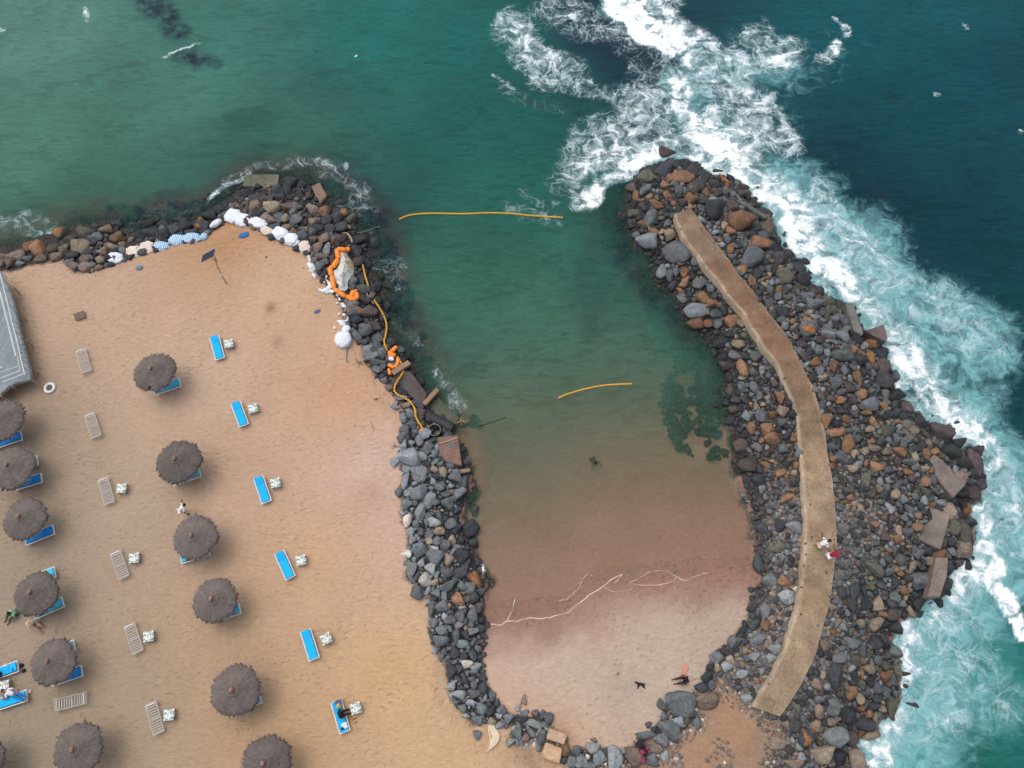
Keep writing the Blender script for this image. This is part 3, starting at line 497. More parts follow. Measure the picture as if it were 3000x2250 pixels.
'f': "545,440,75,45,0,t;700,420,100,40,0,q;710,450,50,60,0,g;965,470,58,42,-15,o;985,540,45,45,0,d;740,540,55,45,0,g;660,525,34,40,0,q;420,440,52,50,0,q;375,475,27,58,0,g;510,530,78,36,25,q;900,600,60,38,10,d;790,650,40,36,0,g;670,590,48,26,0,q;600,350,55,45,0,d;665,300,36,55,0,d;700,240,62,45,0,d;410,370,60,40,0,d;350,310,55,40,0,d;770,330,36,50,0,d;515,375,42,34,0,p;960,680,55,45,0,q;910,750,38,50,20,q;985,770,30,50,0,l;1095,690,50,40,0,p;1030,695,36,36,0,q;945,830,60,27,5,q;1185,525,50,40,0,k;1210,790,60,60,0,d;1250,700,55,40,0,d;1280,1100,60,36,0,g;1205,1275,75,50,25,g;1340,1270,70,65,0,p;1175,1210,70,32,10,l;1290,1430,66,56,25,g;1365,1395,65,42,30,p;1400,1500,50,40,0,g;1230,1340,55,36,0,d;1235,1480,36,62,-30,g;1270,1020,42,60,-10,d;1200,1040,35,50,10,g;1290,1180,60,42,20,d;590,300,55,50,0,d;340,460,35,45,0,p;330,400,30,25,0,q;870,450,55,40,0,q;880,560,40,30,0,q;600,520,36,45,0,g;550,590,60,30,0,g;720,630,40,25,0,q;810,610,30,25,0,q;960,870,45,30,0,g;930,900,36,45,30,g;1240,870,50,45,0,p;1380,1090,50,45,0,d;1470,1240,35,45,0,d;1450,1330,45,50,0,d;1320,1590,50,40,0,l;1380,1560,45,50,0,g;1350,1640,55,35,0,l;1430,1620,40,45,0,g;1480,1650,25,25,0,g;1590,1580,30,35,0,g;1290,1530,45,25,0,d;1060,520,60,50,0,d;1100,600,55,50,0,d;1010,610,50,35,0,d;1130,470,50,40,0,k;1380,710,45,60,0,d;1350,640,50,35,0,k;880,640,40,30,0,g;880,690,30,25,0,q;1310,880,50,50,0,d",
'e': "960,680,62,58,15,o;860,615,60,42,-10,t;680,630,65,40,0,k;495,645,62,46,-15,k;645,760,78,60,10,t;515,775,46,36,0,t;310,770,80,60,10,o;570,700,46,46,0,k;830,790,46,36,0,q;130,830,82,50,-5,q;430,770,50,40,0,k;910,755,50,27,20,t;690,860,72,37,0,q;160,895,42,24,0,l;560,870,40,24,0,l;575,905,50,30,0,q;240,750,60,40,-10,o;810,865,36,28,0,t;460,840,55,36,0,q;345,850,45,36,0,q;80,900,42,36,0,q;20,890,40,34,0,q;740,720,60,40,0,d;790,680,50,35,0,g;720,800,40,25,0,d;1330,660,50,60,0,d;1400,620,60,50,0,d;1500,600,60,45,0,d;1220,640,65,50,0,d;1120,660,60,45,0,d;1620,560,60,50,0,d;1700,500,60,50,0,d;1780,450,55,40,0,d;1560,660,60,40,0,d;1650,600,40,50,0,d;1180,560,70,40,0,d;1320,560,60,40,0,d;1450,530,65,40,0,d;940,560,55,35,0,d;220,850,45,25,0,g;590,820,50,30,0,d;20,840,50,35,0,q;680,920,70,35,0,q;800,920,40,25,0,q",
'g': "500,1050,50,60,0,g;560,960,45,40,0,g;670,1030,50,55,20,l;630,1080,35,50,0,g;570,1095,32,24,0,l;560,860,50,40,0,g;640,880,45,60,0,p;470,730,70,25,5,g;510,980,40,30,0,g;500,900,30,45,0,g;700,1150,50,55,0,g;220,340,50,35,0,l;260,330,35,45,0,g;310,390,45,40,0,g;280,440,45,35,20,g;330,460,40,40,30,g;290,500,50,30,0,g;345,590,30,35,0,g;480,680,60,35,20,d;330,560,30,25,0,d;210,390,40,40,0,l;520,790,45,28,0,q;430,800,40,28,0,l;620,790,60,50,20,d;500,1110,30,45,0,l",
}
rocks = []                       # x, y, semi-axes a b, angle, colour code
for ck, s in HAND.items():
    for it in s.split(';'):
        x, y, a, b, an, cc = it.split(',')
        x, y, a, b, an = map(float, (x, y, a, b, an))
        if a < 5: continue
        z = -.5
        for _ in range(2):
            c = PW(ck, x, y, z); z = H1(c.x, c.y)+.15
        ux = PW(ck, x+a*math.cos(R(an)), y+a*math.sin(R(an)), z)-PW(ck, x, y, z)
        uy = PW(ck, x-b*math.sin(R(an)), y+b*math.cos(R(an)), z)-PW(ck, x, y, z)
        rocks.append([c.x, c.y, ux.length*1.06, uy.length*1.06, math.atan2(ux.y, ux.x), cc, True])
SLABS_KEEP = []                  # footprints in which no loose rock may lie
SLABS = [  # crop, outline, bottom depth, top z, tilt (dx,dy per metre), colour, name, label, category
 ('i',[(1490,1190),(1550,1240),(1735,1440),(1640,1545),(1505,1385),(1430,1235)],.0,.5,(0,0),(122,112,106),'brownish grey concrete slab carrying a squarish tan block, on the seaward edge of the breakwater'),
 ('j',[(1405,60),(1435,-50),(1620,15),(1540,305),(1350,220)],.0,.5,(0,0),(124,116,108),'wide grey concrete slab, between the slab with the tan block and the narrow one'),
 ('j',[(1500,365),(1600,370),(1590,520),(1535,690),(1435,690),(1480,470)],.0,.45,(0,0),(136,122,112),'narrow pinkish grey concrete slab standing at the waterline, lowest of the seaward slabs'),
 ('i',[(920,190),(1080,138),(1110,255),(1092,282),(1000,235)],.0,.0,(0,0),(104,92,92),'dark triangular slab poking out into the white surf'),
 ('i',[(765,-40),(830,-30),(915,205),(900,230),(835,190)],.0,.25,(0,0),(118,118,112),'long tapering grey slab leaning at the edge of the surf, above the triangular slab'),
 ('h',[(1240,510),(1300,505),(1520,640),(1505,668)],.0,.0,(0,0),(98,104,98),'thin dark slab lying on edge beside the surf near the breakwater tip'),
 ('g',[(412,560),(470,508),(560,520),(695,700),(655,800),(560,715),(470,630)],.0,-.55,(.0,-.0),(92,84,80),'dark concrete wall panel lying in the bank under the yellow float line'),
 ('g',[(690,810),(785,725),(960,900),(915,975),(800,890)],.0,-1.15,(0,0),(86,92,74),'greenish concrete panel awash at the edge of the bay'),
 ('g',[(775,1050),(945,1035),(978,1285),(850,1255),(795,1180)],.0,-.5,(0,0),(124,100,88),'brown concrete panel at the bay edge with a pale rope across it'),
 ('f',[(322,165),(600,165),(592,262),(308,266)],.0,-.95,(0,0),(110,112,94),'long olive concrete block awash beyond the rocky point'),
 ('f',[(862,262),(930,232),(990,340),(935,400),(900,350)],.0,-.9,(0,0),(132,108,94),'brown tilted concrete block at the water edge right of the olive block'),
 ('l',[(855,1332),(1000,1390),(975,1470),(830,1422)],.0,.05,(0,0),(186,160,136),'sand coloured paving slab, upper one of two sunk in the sand below the bay'),
 ('l',[(826,1450),(962,1502),(938,1625),(790,1570)],.0,.06,(0,0),(196,164,132),'sand coloured paving slab, lower one of two sunk in the sand below the bay'),
]
for s in SLABS: SLABS_KEEP.append(poly(s[0], s[1], s[3]))
def reg_ok(x, y):               # vectorised: how large may a loose rock be here (0 = none)
    sdl = sdist(x, y, LAND); sds = sdist(x, y, SAND); pd = sdist(x, y, PATHPOLY); so = sdist(x, y, SOIL)
    m = np.where((sds < .05) & (sdl > np.where(hfield(x, y, sdl) > ZW-.12, .12, -.25)), 1.0, 0.0)
    east = x > PW('D', 1330, 1500, 0)[0]
    yS = PW('D', 1700, 1000, 0)[1]
    pdist = segdist(x, y, PC)
    lim = np.where(east, np.where(sdl < 2.0, .62, .42), .42)
    lim = np.where(east & (pdist < 4.2) & (y < yS), .27, lim)
    lim = np.where(east & (x < PW('D',1720,1300,0)[0]) & (y < PW('D',1700,1080,0)[1]) & (sdl > 1.2), .24, lim)
    lim = np.where(so > -.2, .16, lim)
    m = np.where(pd > -.05, 0, m*lim)
    m = np.where((so > .9) & (fbm(x, y, .7, 3, 2) < .56), 0, m)
    rf = sdist(x, y, REEF); rl = np.where((rf > 0) & (fbm(x, y, .5, 3, 12) > .46), .40, 0)
    m = np.maximum(m, rl)
    for s in SLABS_KEEP: m = np.where(sdist(x, y, s) > -.02, 0, m)
    # submerged skirt in open water
    m = np.where((m == 0) & (sdl < -.7) & (sdl > -2.2) & (y > 20) & (fbm(x, y, .6, 3, 14) > .47), .5, m)
    return m
cell = .5; gridh = {}
def gadd(i, x, y, r):
    gridh.setdefault((int(x//cell), int(y//cell)), []).append((x, y, r))
def free(x, y, r, k):
    c = int(math.ceil((r+1.4)/cell)); cx, cy = int(x//cell), int(y//cell)
    for i in range(cx-c, cx+c+1):
        for j in range(cy-c, cy+c+1):
            for (a, b, q) in gridh.get((i, j), ()):
                if (x-a)**2+(y-b)**2 < (k*(r+q))**2: return False
    return True
for i, r in enumerate(rocks): gadd(i, r[0], r[1], (r[2]+r[3])/2)
bx0, by0 = PW('D', -40, 1659, 0)[0]-1, -4.0; bx1, by1 = 42.0, 42.0
YLOW = PW('D', 1700, 1080, 0)[1]
for rad, ntry, kk in ((.6,2500,.82),(.44,5000,.80),(.33,9000,.77),(.24,18000,.74),(.17,30000,.74),(.12,42000,.74),(.085,45000,.76)):
    X = RNG.uniform(bx0, bx1, ntry*2); Y = RNG.uniform(by0, by1, ntry*2)
    lim = reg_ok(X, Y)
    SO = sdist(X, Y, SOIL) > -.3; CNZ = fbm(X, Y, .22, 3, 55); U = RNG.rand(len(X)); U2 = RNG.rand(len(X)); SDX = sdist(X, Y, LAND); RF = sdist(X, Y, REEF) > 0
    for x, y, l_, cn, u, u2, sd_, rf_, so_ in zip(X, Y, lim, CNZ, U, U2, SDX, RF, SO):
        if l_ < rad*.99: continue
        r = rad*(.8+.4*u2)
        if not free(x, y, r, kk): continue
        east = x > 2.5
        if (rf_ or sd_ < -.6) and H1(x, y) < ZW-.12: cc = 'm' if u < .65 else 'd'
        elif east:
            if sd_ < .9 and y > 4: cc = 'd' if u < .7 else ('p' if u < .9 else 'g')
            else:
                po = .01+max(0, (cn-.50))*.6
                cc = 'o' if u < po else ('d' if u < po+.26 else ('g' if u < po+.60 else ('k' if u < po+.70 else ('p' if u < po+.78 else ('t' if u < po+.86 else 'l')))))
                if r < .2 and u2 > (.35 if y < YLOW else .75): cc = 't' if u < .4 else ('l' if u < .8 else 'q')
        else:
            if y > 18: cc = 'd' if u < .45 else ('p' if u < .62 else ('q' if u < .80 else 'g'))
            else: cc = 'g' if u < .42 else ('l' if u < .80 else ('d' if u < .93 else 't'))
            if sd_ < .5: cc = 'd'
        if so_ and rad < .2: cc = 'q' if u < .35 else ('t' if u < .65 else ('w' if u < .78 else 'g'))
        asp = 1+.6*RNG.rand()
        rocks.append([x, y, r*math.sqrt(asp), r/math.sqrt(asp), RNG.uniform(0, 6.28), cc, False]); gadd(0, x, y, r)
print('rocks', len(rocks))
def icos(sub):
    bm = bmesh.new(); bmesh.ops.create_icosphere(bm, subdivisions=sub, radius=1)
    v = np.array([x.co[:] for x in bm.verts]); f = np.array([[q.index for q in g.verts] for g in bm.faces]); bm.free(); return v, f
ICO = {s: icos(s) for s in (2, 3, 4)}
def proto(sub, seed, nn):
    rg = np.random.RandomState(seed); v, f = ICO[sub]
    N = []; ga = math.pi*(3-math.sqrt(5)); K = rg.randint(6, 11)
    for k in range(K):
        z = 1-2*(k+.5)/K; a = ga*k+seed; r = math.sqrt(1-z*z)
        n = np.array([r*math.cos(a), r*math.sin(a), z])+rg.normal(size=3)*.34; N.append(n/np.linalg.norm(n))
    N = np.array(N); D = rg.uniform(.60, 1.0, K); pw = rg.uniform(26, 60)
    q = np.maximum(v@N.T, 1e-3)/D[None]; rad = np.minimum(1/((q**pw).sum(1))**(1/pw), 1.45)
    v = v*rad[:, None]
    e = (v[:, :2].max(0)-v[:, :2].min(0))/2; v[:, :2] -= (v[:, :2].max(0)+v[:, :2].min(0))/2; v[:, 0] /= e[0]; v[:, 1] /= e[1]
    v[:, 2] /= np.abs(v[:, 2]).max(); w = v*2.6+seed
    v += (np.sin(w[:, [1,2,0]]*2.3)*np.cos(w[:, [2,0,1]]*1.9))*.03
    return v
PROTO = {2: [proto(2, 40+i, 12) for i in range(30)], 3: [proto(3, 80+i, 14) for i in range(30)]}
def rock_geo(r, sub, idx, centred):
    x, y, a, b, an, cc, hand = r
    v = PROTO[sub][idx % 30]; v = v.copy()
    if idx % 2: v[:, 0] = -v[:, 0]
    hh = min(a, b)*(.66+.26*((idx*37 % 11)/11.0))
    tl = R(14)*math.sin(idx*1.7); ca, sa = math.cos(tl), math.sin(tl)
    p = np.stack([v[:, 0]*a, v[:, 1]*b, v[:, 2]*hh], 1)
    p = np.stack([p[:, 0], p[:, 1]*ca-p[:, 2]*sa, p[:, 1]*sa+p[:, 2]*ca], 1)
    c, s = math.cos(an), math.sin(an)
    p = np.stack([p[:, 0]*c-p[:, 1]*s, p[:, 0]*s+p[:, 1]*c, p[:, 2]], 1)
    if idx % 2: fl_ = True
    else: fl_ = False
    return p, hh, fl_
xyr = np.array([[r[0], r[1]] for r in rocks]); hr = hfield(xyr[:, 0], xyr[:, 1]); sdr = sdist(xyr[:, 0], xyr[:, 1], SAND)
def rcol(cc, idx):
    rg = np.random.RandomState(idx*7+3); c = np.array(lin(RC[cc])); k = rg.uniform(.66, 1.16); g_ = c.mean(); c = c*.80+g_*.20*np.array([1.05,1,.95]); return np.clip(c*k*(1+rg.uniform(-.04, .04, 3)), 0, .8)
def lift(r):                    # dry, dusty stone is paler than the wet stone by the sea
    x, y = r[0], r[1]
    if x < 1.5 and y < 22: return 1.26
    if 2 < x < PCX(y)-.6 and y < YLOW: return 1.14
    return .96
_py = [q[1] for q in PC[::-1]]; _px = [q[0] for q in PC[::-1]]
def PCX(y): return float(np.interp(y, _py, _px))
order = sorted(range(len(rocks)), key=lambda i: -(rocks[i][2]*rocks[i][3]))
def inview(r):
    v = Vector((r[0], r[1]-0, -H)); return True
vis = [i for i in order if not (sdr[i] < -50)]
big = vis[:298]; rest = vis[298:]
LM = [('upper end of the concrete walkway', P('h',820,640)), ('lower end of the concrete walkway', P('k',980,1250)), ('two people on the walkway', P('j',620,300)),
 ('first bend of the walkway', P('h',1300,1300)), ('middle of the walkway', P('i',330,560)), ('squarish tan block on its slab', P('i',1700,1400)), ('wide grey slab', P('j',1480,150)),
 ('narrow pinkish slab', P('j',1510,540)), ('triangular slab', P('i',1030,210)), ('huge grey rock at the bay corner', P('k',255,1150)), ('person with the peach towel', P('E',1560,540)),
 ('black dog', P('E',320,680)), ('orange boom', P('f',1020,930)), ('crumpled white tarpaulin', P('f',1120,900)), ('small orange float heap', P('g',410,370)), ('open black pipe', P('g',755,995)),
 ('brown panel with the rope', P('g',870,1150)), ('white sack heap at the bank top', P('f',1120,1480)), ('first large white sack of the point', P('f',220,490)), ('olive concrete block', P('f',450,215)),
 ('blue striped sacks', P('e',1490,690)), ('grey deck', P('K',100,200)), ('solar panel', P('e',1700,820)), ('foam line of the bay', P('l',450,490)), ('paving slabs in the sand', P('l',900,1430)),
 ('cloth strip on the sand', P('l',400,1380)), ('wave breaking at the right edge', P('j',2000,650)), ('bottom edge of the photo', P('k',1300,1655)), ('rust-orange twin boulder', P('h',1290,705)),
 ('occupied blue lounger', P('C',780,1030)), ('weedy reef in the bay', P('T',400,700))]
LMW = [(n, W(q[0], q[1], -.3)) for n, q in LM]
ORD = ['', 'second ', 'third ', 'fourth ', 'fifth ', 'sixth ', 'seventh ', 'eighth ', 'ninth ', 'tenth ', 'eleventh ', 'twelfth ', '13th ', '14th ', '15th ', '16th ', '17th ', '18th ', '19th ', '20th ']
lab = {}
for i in big:
    r = rocks[i]; best = min(LMW, key=lambda q: (q[1][0]-r[0])**2+(q[1][1]-r[1])**2)
    dx, dy = r[0]-best[1][0], r[1]-best[1][1]
    an = math.degrees(math.atan2(dy, dx)) % 360
    dr = ['right of', 'above and right of', 'above', 'above and left of', 'left of', 'below and left of', 'below', 'below and right of'][int(((an+22.5) % 360)//45)]
    shape = 'long ' if max(r[2], r[3])/min(r[2], r[3]) > 1.5 else ''
    sub = 'submerged ' if hr[i] < ZW-.35 else ''
    lab.setdefault((best[0], dr, sub+CN[r[5]], shape), []).append((dx*dx+dy*dy, i))
labels = {}
for (nm, dr, cn, shp), li in lab.items():
    for k, (_, i) in enumerate(sorted(li)):
        labels[i] = f"{shp}{cn} boulder {dr} the {nm}" if len(li) == 1 else f"{('nearest ' if k == 0 else ORD[min(k, 19)]+'nearest ')}{shp}{cn} boulder {dr} the {nm}"
for i in big:
    r = rocks[i]; p, hh, flp = rock_geo(r, 3, i, True); f = ICO[3][1]; f = f[:, ::-1] if flp else f
    z = hr[i]+hh*.30
    c = np.tile(rcol(r[5], i)*lift(r), (len(p), 1))
    if i % 9 == 4 and r[5] in 'dgk': c = np.where((fbm(p[:, 0]*2+i, p[:, 1]*2, 1, 3, 5) > .55)[:, None], np.array(lin((150,104,66))), c)
    o = mesh_np('boulder', p, f, MT['rock'], cols=dict(col=c)); o.location = (r[0], r[1], z)
    tag(o, labels[i], 'boulder', 'boulders of the breakwater and banks')
VV, FF, CC = [], [], []; off = 0
for i in rest:
    r = rocks[i]; sub = 2 if max(r[2], r[3]) < .3 else 3
    p, hh, flp = rock_geo(r, sub, i, False); f = ICO[sub][1]; f = f[:, ::-1] if flp else f
    VV.append(p+np.array([r[0], r[1], hr[i]+hh*.25+(.06 if r[2] > .25 else 0)])); FF.append(f+off); CC.append(np.tile(rcol(r[5], i)*lift(r), (len(p), 1))); off += len(p)
for k in range(56):
    q = RNG.randint(2, NPATH-2); sd0 = RNG.rand() < .5; e_ = (RNG.rand()**2)*.28; a_, b_ = pl[q], pr[q]; pt = a_.lerp(b_, e_ if sd0 else 1-e_); rr = RNG.uniform(.03, .085)
    r = [pt.x, pt.y, rr*1.2, rr, RNG.uniform(0, 6), 'gtlkqt'[RNG.randint(6)], False]; p, hh, flp = rock_geo(r, 2, k, False); f = ICO[2][1]
    VV.append(p+np.array([r[0], r[1], ZP+.02+hh*.4])); FF.append((f[:, ::-1] if flp else f)+off); CC.append(np.tile(rcol(r[5], k+7), (len(p), 1))); off += len(p)
o = mesh_np('rubble', np.vstack(VV), np.vstack(FF), MT['rock'], cols=dict(col=np.vstack(CC)))
tag(o, 'smaller grey, dark and rusty stones filling the breakwater and banks', 'rubble', None, 'stuff')
# ---------------------------------------------------------------- walkway
rows = []; NC = 9
V, Cc = [], []
for i in range(NPATH):
    a, b = pl[i], pr[i]; t_ = i/(NPATH-1)
    ja = .10*(float(fbm(np.array([i*.22]), np.array([0.]), 1, 3, 1)[0])-.5)*2; jb = .10*(float(fbm(np.array([i*.22]), np.array([9.]), 1, 3, 2)[0])-.5)*2
    u = (b-a).normalized(); a = a+u*ja; b = b+u*jb
    up = np.array(lin((130,104,82))); dn = np.array(lin((150,130,106)))
    k = min(1, max(0, (t_-.38)/.22)); mid = up*(1-k)+dn*k
    if t_ < .12: mid = np.array(lin((132,112,92)))
    if .42 < t_ < .52: mid = mid*.86
    edge = np.array(lin((178,160,138))); prof = [(-.04,-.75),(-.035,-.10),(0,-.02)]
    row = [(a-u*.05+Vector((0,0,-.8)), edge*.95), (a-u*.02+Vector((0,0,-.03)), edge)]
    for j in range(NC):
        s = j/(NC-1); q = a.lerp(b, s); wl = math.exp(-(s/.05)**2)*.75; wr = math.exp(-((1-s)/.05)**2)*(.75 if t_ > .42 else .3)
        kk = min(1, wl+wr); row.append((q+Vector((0,0,.03*math.sin(math.pi*s))), mid*(1-kk)+edge*kk))
    row += [(b+u*.02+Vector((0,0,-.03)), edge*.95), (b+u*.05+Vector((0,0,-.8)), edge*.7)]
    for q, c_ in row: V.append(q[:]); Cc.append(c_)
m_ = NC+4; fs = [(i*m_+j, i*m_+j+1, (i+1)*m_+j+1, (i+1)*m_+j) for i in range(NPATH-1) for j in range(m_-1)]
fs += [(0, m_-1, m_-2, 1)]; lo = (NPATH-1)*m_; 
fs2 = []
for j in range(1, (m_)//2): fs2.append((j, m_-1-j, m_-2-j, j+1) if j+1 < m_-2-j else None)
for base_ in (0, lo):
    pass
o = mesh_np('walkway', V, fs, MT['concrete'], smooth=True, cols=dict(col=np.array(Cc)))
tag(o, 'long curved brown concrete walkway along the top of the breakwater', 'walkway')
bm = bmesh.new()
for a, b in ((pl[0], pr[0]), (pl[-1], pr[-1])):
    vs = [bm.verts.new(v) for v in (a+Vector((0,0,-.8)), b+Vector((0,0,-.8)), b+Vector((0,0,-.02)), a+Vector((0,0,-.02)))]; bm.faces.new(vs)
bmobj('end_face', bm, M_('end_concrete', (186,164,136), .9, .15, 3), o)
# ---------------------------------------------------------------- concrete slabs
def prism(name, pts, z0, z1, col, parent=None, bevel=.03, mat='concrete'):
    bm = bmesh.new(); n = len(pts)
    lo_ = [bm.verts.new((x, y, z0)) for x, y in pts]; hi_ = [bm.verts.new((x, y, z1)) for x, y in pts]
    bm.faces.new(lo_[::-1]); bm.faces.new(hi_)
    for i in range(n): bm.faces.new((lo_[i], lo_[(i+1) % n], hi_[(i+1) % n], hi_[i]))
    o = bmobj(name, bm, MT[mat], parent, bevel=bevel)
    a = o.data.color_attributes.new('col', 'FLOAT_COLOR', 'POINT')
    a.data.foreach_set('color', np.tile(np.array(lin(col)+(1,), np.float32), (len(o.data.vertices), 1)).ravel())
    return o
for ck, pts, _, z1, _, col, lb in SLABS:
    pw = poly(ck, pts, z1); o = prism('paving_slab' if 'paving' in lb else 'concrete_slab', [tuple(q) for q in pw], z1-(.9 if 'paving' not in lb else .4), z1, col, bevel=.05)
    tag(o, lb, 'slab', 'concrete slabs')
for ck, a, b, w, z, lb in [('g',(412,535),(548,440),.42,-.25,'squared concrete beam lying under the yellow float line, beside the small float heap'),
                          ('g',(668,788),(778,658),.34,-.45,'brown concrete beam between the dark panel and the awash green panel'),
                          ('g',(925,1342),(1042,1312),.26,-.7,'short tan concrete beam below the brown panel with the rope')]:
    A_, B_ = PW(ck, *a, z), PW(ck, *b, z); bm = bmesh.new(); plank(bm, A_+Vector((0,0,-.1)), B_+Vector((0,0,-.25)), w, .32)
    o = bmobj('concrete_beam', bm, M_('beam_concrete', (146,120,98), .9, .2, 3, .5, .02), bevel=.02)
    tag(o, lb, 'beam', 'concrete beams')
# pipe
A_, B_ = PW('g', 640, 850, -.9), PW('g', 900, 990, -1.1); pts = [A_.lerp(B_, i/30) for i in range(31)]
t_ = empty('drain_pipe', A_); bm = bmesh.new(); sweep(bm, [q-A_ for q in pts], lambda s: .42+.03*math.sin(s*190), 20)
bmobj('corrugated_pipe', bm, M_('pipe_black', (52,54,58), .5, .15, 5), t_, smooth=True)
c = PW('g', 755, 995, -.35)-A_; bm = bmesh.new()
vs = []
for k in range(32):
    a = 2*math.pi*k/32; d = Vector((math.cos(a), math.sin(a), 0))
    vs.append([bm.verts.new(c+d*r+Vector((0,0,z))) for r, z in ((.46,-1.0),(.46,0),(.39,0),(.39,-.7),(0.001,-.72))])
for k in range(32):
    for j in range(4): bm.faces.new((vs[k][j], vs[(k+1) % 32][j], vs[(k+1) % 32][j+1], vs[k][j+1]))
bmobj('open_end', bm, MT['pipe_black'], t_, smooth=False)
bm = bmesh.new(); pts = [c+Vector((math.cos(a)*.43, math.sin(a)*.43, .02)) for a in [2*math.pi*k/32 for k in range(33)]]; sweep(bm, pts, .035, 6)
bmobj('rim', bm, M_('pipe_rim', (128,116,96), .7), t_, smooth=True)
tag(t_, 'black corrugated drain pipe with a round open end, in the left bank of the bay', 'pipe')
# ---------------------------------------------------------------- parasols
def thatch_canopy(R0, seed, notch=None):
    rg = np.random.RandomState(seed); na, nr = 120, 16; v, c, f = [], [], []
    rag = 1+.05*rg.normal(size=na)+.02*np.sin(np.arange(na)*.21+seed); base = np.array(lin((110,101,96)))*rg.uniform(.86, 1.14)
    strk = rg.uniform(.88, 1.13, na)
    for j in range(nr+1):
        s = j/nr
        for i in range(na):
            a = 2*math.pi*i/na; rr = R0*s*(1 if j < nr-1 else rag[i] if j == nr else (1+rag[i])/2)
            rr *= 1+.02*math.sin(3*a+seed)+.012*math.sin(7*a+seed*2)
            if notch and j > nr*.55:
                da = (a-notch+math.pi) % (2*math.pi)-math.pi
                if abs(da) < .16: rr = min(rr, R0*(.74+.25*(abs(da)/.16)**2))
            z = .78*(1-s)**1.05 - .02*(rg.rand()) + (.010*math.cos(s*math.pi*8)) - (.10 if j == nr else 0)
            v.append((rr*math.cos(a), rr*math.sin(a), z)); c.append(base*strk[i]*(.92+.16*rg.rand()))
    for j in range(nr):
        for i in range(na): f.append((j*na+i, (j+1)*na+i, (j+1)*na+(i+1) % na, j*na+(i+1) % na))
    n0 = len(v)                                     # underside
    for i in range(na):
        a = 2*math.pi*i/na; v.append((R0*.93*math.cos(a), R0*.93*math.sin(a), -.13)); c.append(base*.8)
    for i in range(na): f.append((nr*na+i, n0+i, n0+(i+1) % na, nr*na+(i+1) % na))
    for k in range(420):                            # loose straws round the rim
        a = rg.uniform(0, 2*math.pi)
        if notch and abs((a-notch+math.pi) % (2*math.pi)-math.pi) < .2: continue
        w = .012; r1 = R0*rg.uniform(.85, .97); r2 = R0*rg.uniform(.99, 1.10); d = Vector((math.cos(a), math.sin(a), 0)); s = Vector((-d.y, d.x, 0)); tw = s*rg.uniform(-.06, .06)
        q = len(v); cc = base*rg.uniform(.6, 1.7)
        for p in (d*r1-s*w+Vector((0,0,.03)), d*r1+s*w+Vector((0,0,.03)), d*r2+tw+s*w*.4+Vector((0,0,-.13)), d*r2+tw-s*w*.4+Vector((0,0,-.13))): v.append(p[:]); c.append(cc)
        f.append((q, q+1, q+2, q+3))
    return v, f, c
UMB = [  # crop x y radius(px) label, apex colour, notch
 ('a',1250,940,172,'thatched parasol with a notch in its rim, topmost of the right-hand row',-1.62),('s',523,1352,66,'thatched parasol just above the white-clad walker, second of the right-hand row',None),
 ('b',1580,620,182,'thatched parasol just below the white-clad walker, with a turquoise lounger corner at lower left',None),('b',1740,1130,181,'thatched parasol with a pale ring round its peak, fourth of the right-hand row',None),
 ('c',1905,1030,203,'ragged thatched parasol, fifth of the right-hand row, straws sticking out at right',None),('s',780,2235,75,'thatched parasol cut by the bottom edge right of centre, last of the right-hand row',None),
 ('a',15,1325,180,'thatched parasol below the deck corner, topmost of the left-hand row',None),('s',36,1370,66,'thatched parasol with two deep blue loungers, second of the left-hand row',None),
 ('b',198,468,175,'thatched parasol with one long deep blue lounger, third of the left-hand row',None),('b',288,1078,180,'thatched parasol between two turquoise loungers, beside the person in mint green',None),
 ('c',430,800,185,'thatched parasol just right of the two occupied loungers',None),('c',632,1505,203,'thatched parasol at the bottom left, below the lone sideways lounger',None),
 ('s',-62,2238,75,'thatched parasol barely showing in the bottom left corner',None)]
ZU = 2.05
for k, (ck, x, y, r, lb, notch) in enumerate(UMB):
    c = PW(ck, x, y, ZU); rw = (PW(ck, x+r, y, ZU)-c).length*.98
    lean = Vector(((-.12 if k < 6 else -.14), .05, 0))
    e_ = empty('thatched_parasol', (c.x, c.y, 0), 0)
    v, f, cc = thatch_canopy(rw, 100+k, notch)
    o = mesh_np('canopy', v, f, MT['thatch'], e_, cols=dict(col=np.array(cc))); o.location = (0, 0, ZU-.02)
    bm = bmesh.new(); bmesh.ops.create_icosphere(bm, subdivisions=2, radius=.115, matrix=Matrix.Translation((-.0, .0, ZU+.80)) @ Matrix.Diagonal((1, 1.25, .7, 1)))
    bar(bm, (0,0,ZU+.8), (.03,.02,ZU+.98), .045); bmobj('cap', bm, MT['pink_wood'], e_, smooth=True)
    bm = bmesh.new(); rr = .33 if k in (2,3,4,5,11) else .26
    pts = [Vector((math.cos(a)*rr, math.sin(a)*rr, ZU+.62+.01*math.sin(3*a))) for a in [2*math.pi*j/24 for j in range(25)]]; sweep(bm, pts, .016, 5)
    bmobj('binding_ring', bm, M_('ring_straw', (148,136,132), .9), e_, smooth=True)
    bm = bmesh.new(); bar(bm, (0,0,-.05), (0,0,ZU+.75), .06, 12); bmobj('pole', bm, MT['tan_wood'], e_, smooth=True)
    bm = bmesh.new()
    for q in range(8):
        a = q*math.pi/4; bar(bm, (0,0,ZU+.72), (math.cos(a)*rw*.9, math.sin(a)*rw*.9, ZU-.10), .02, 6)
    bmobj('rib_frame', bm, MT['tan_wood'], e_)
    tag(e_, lb, 'parasol', 'thatched parasols on the beach')
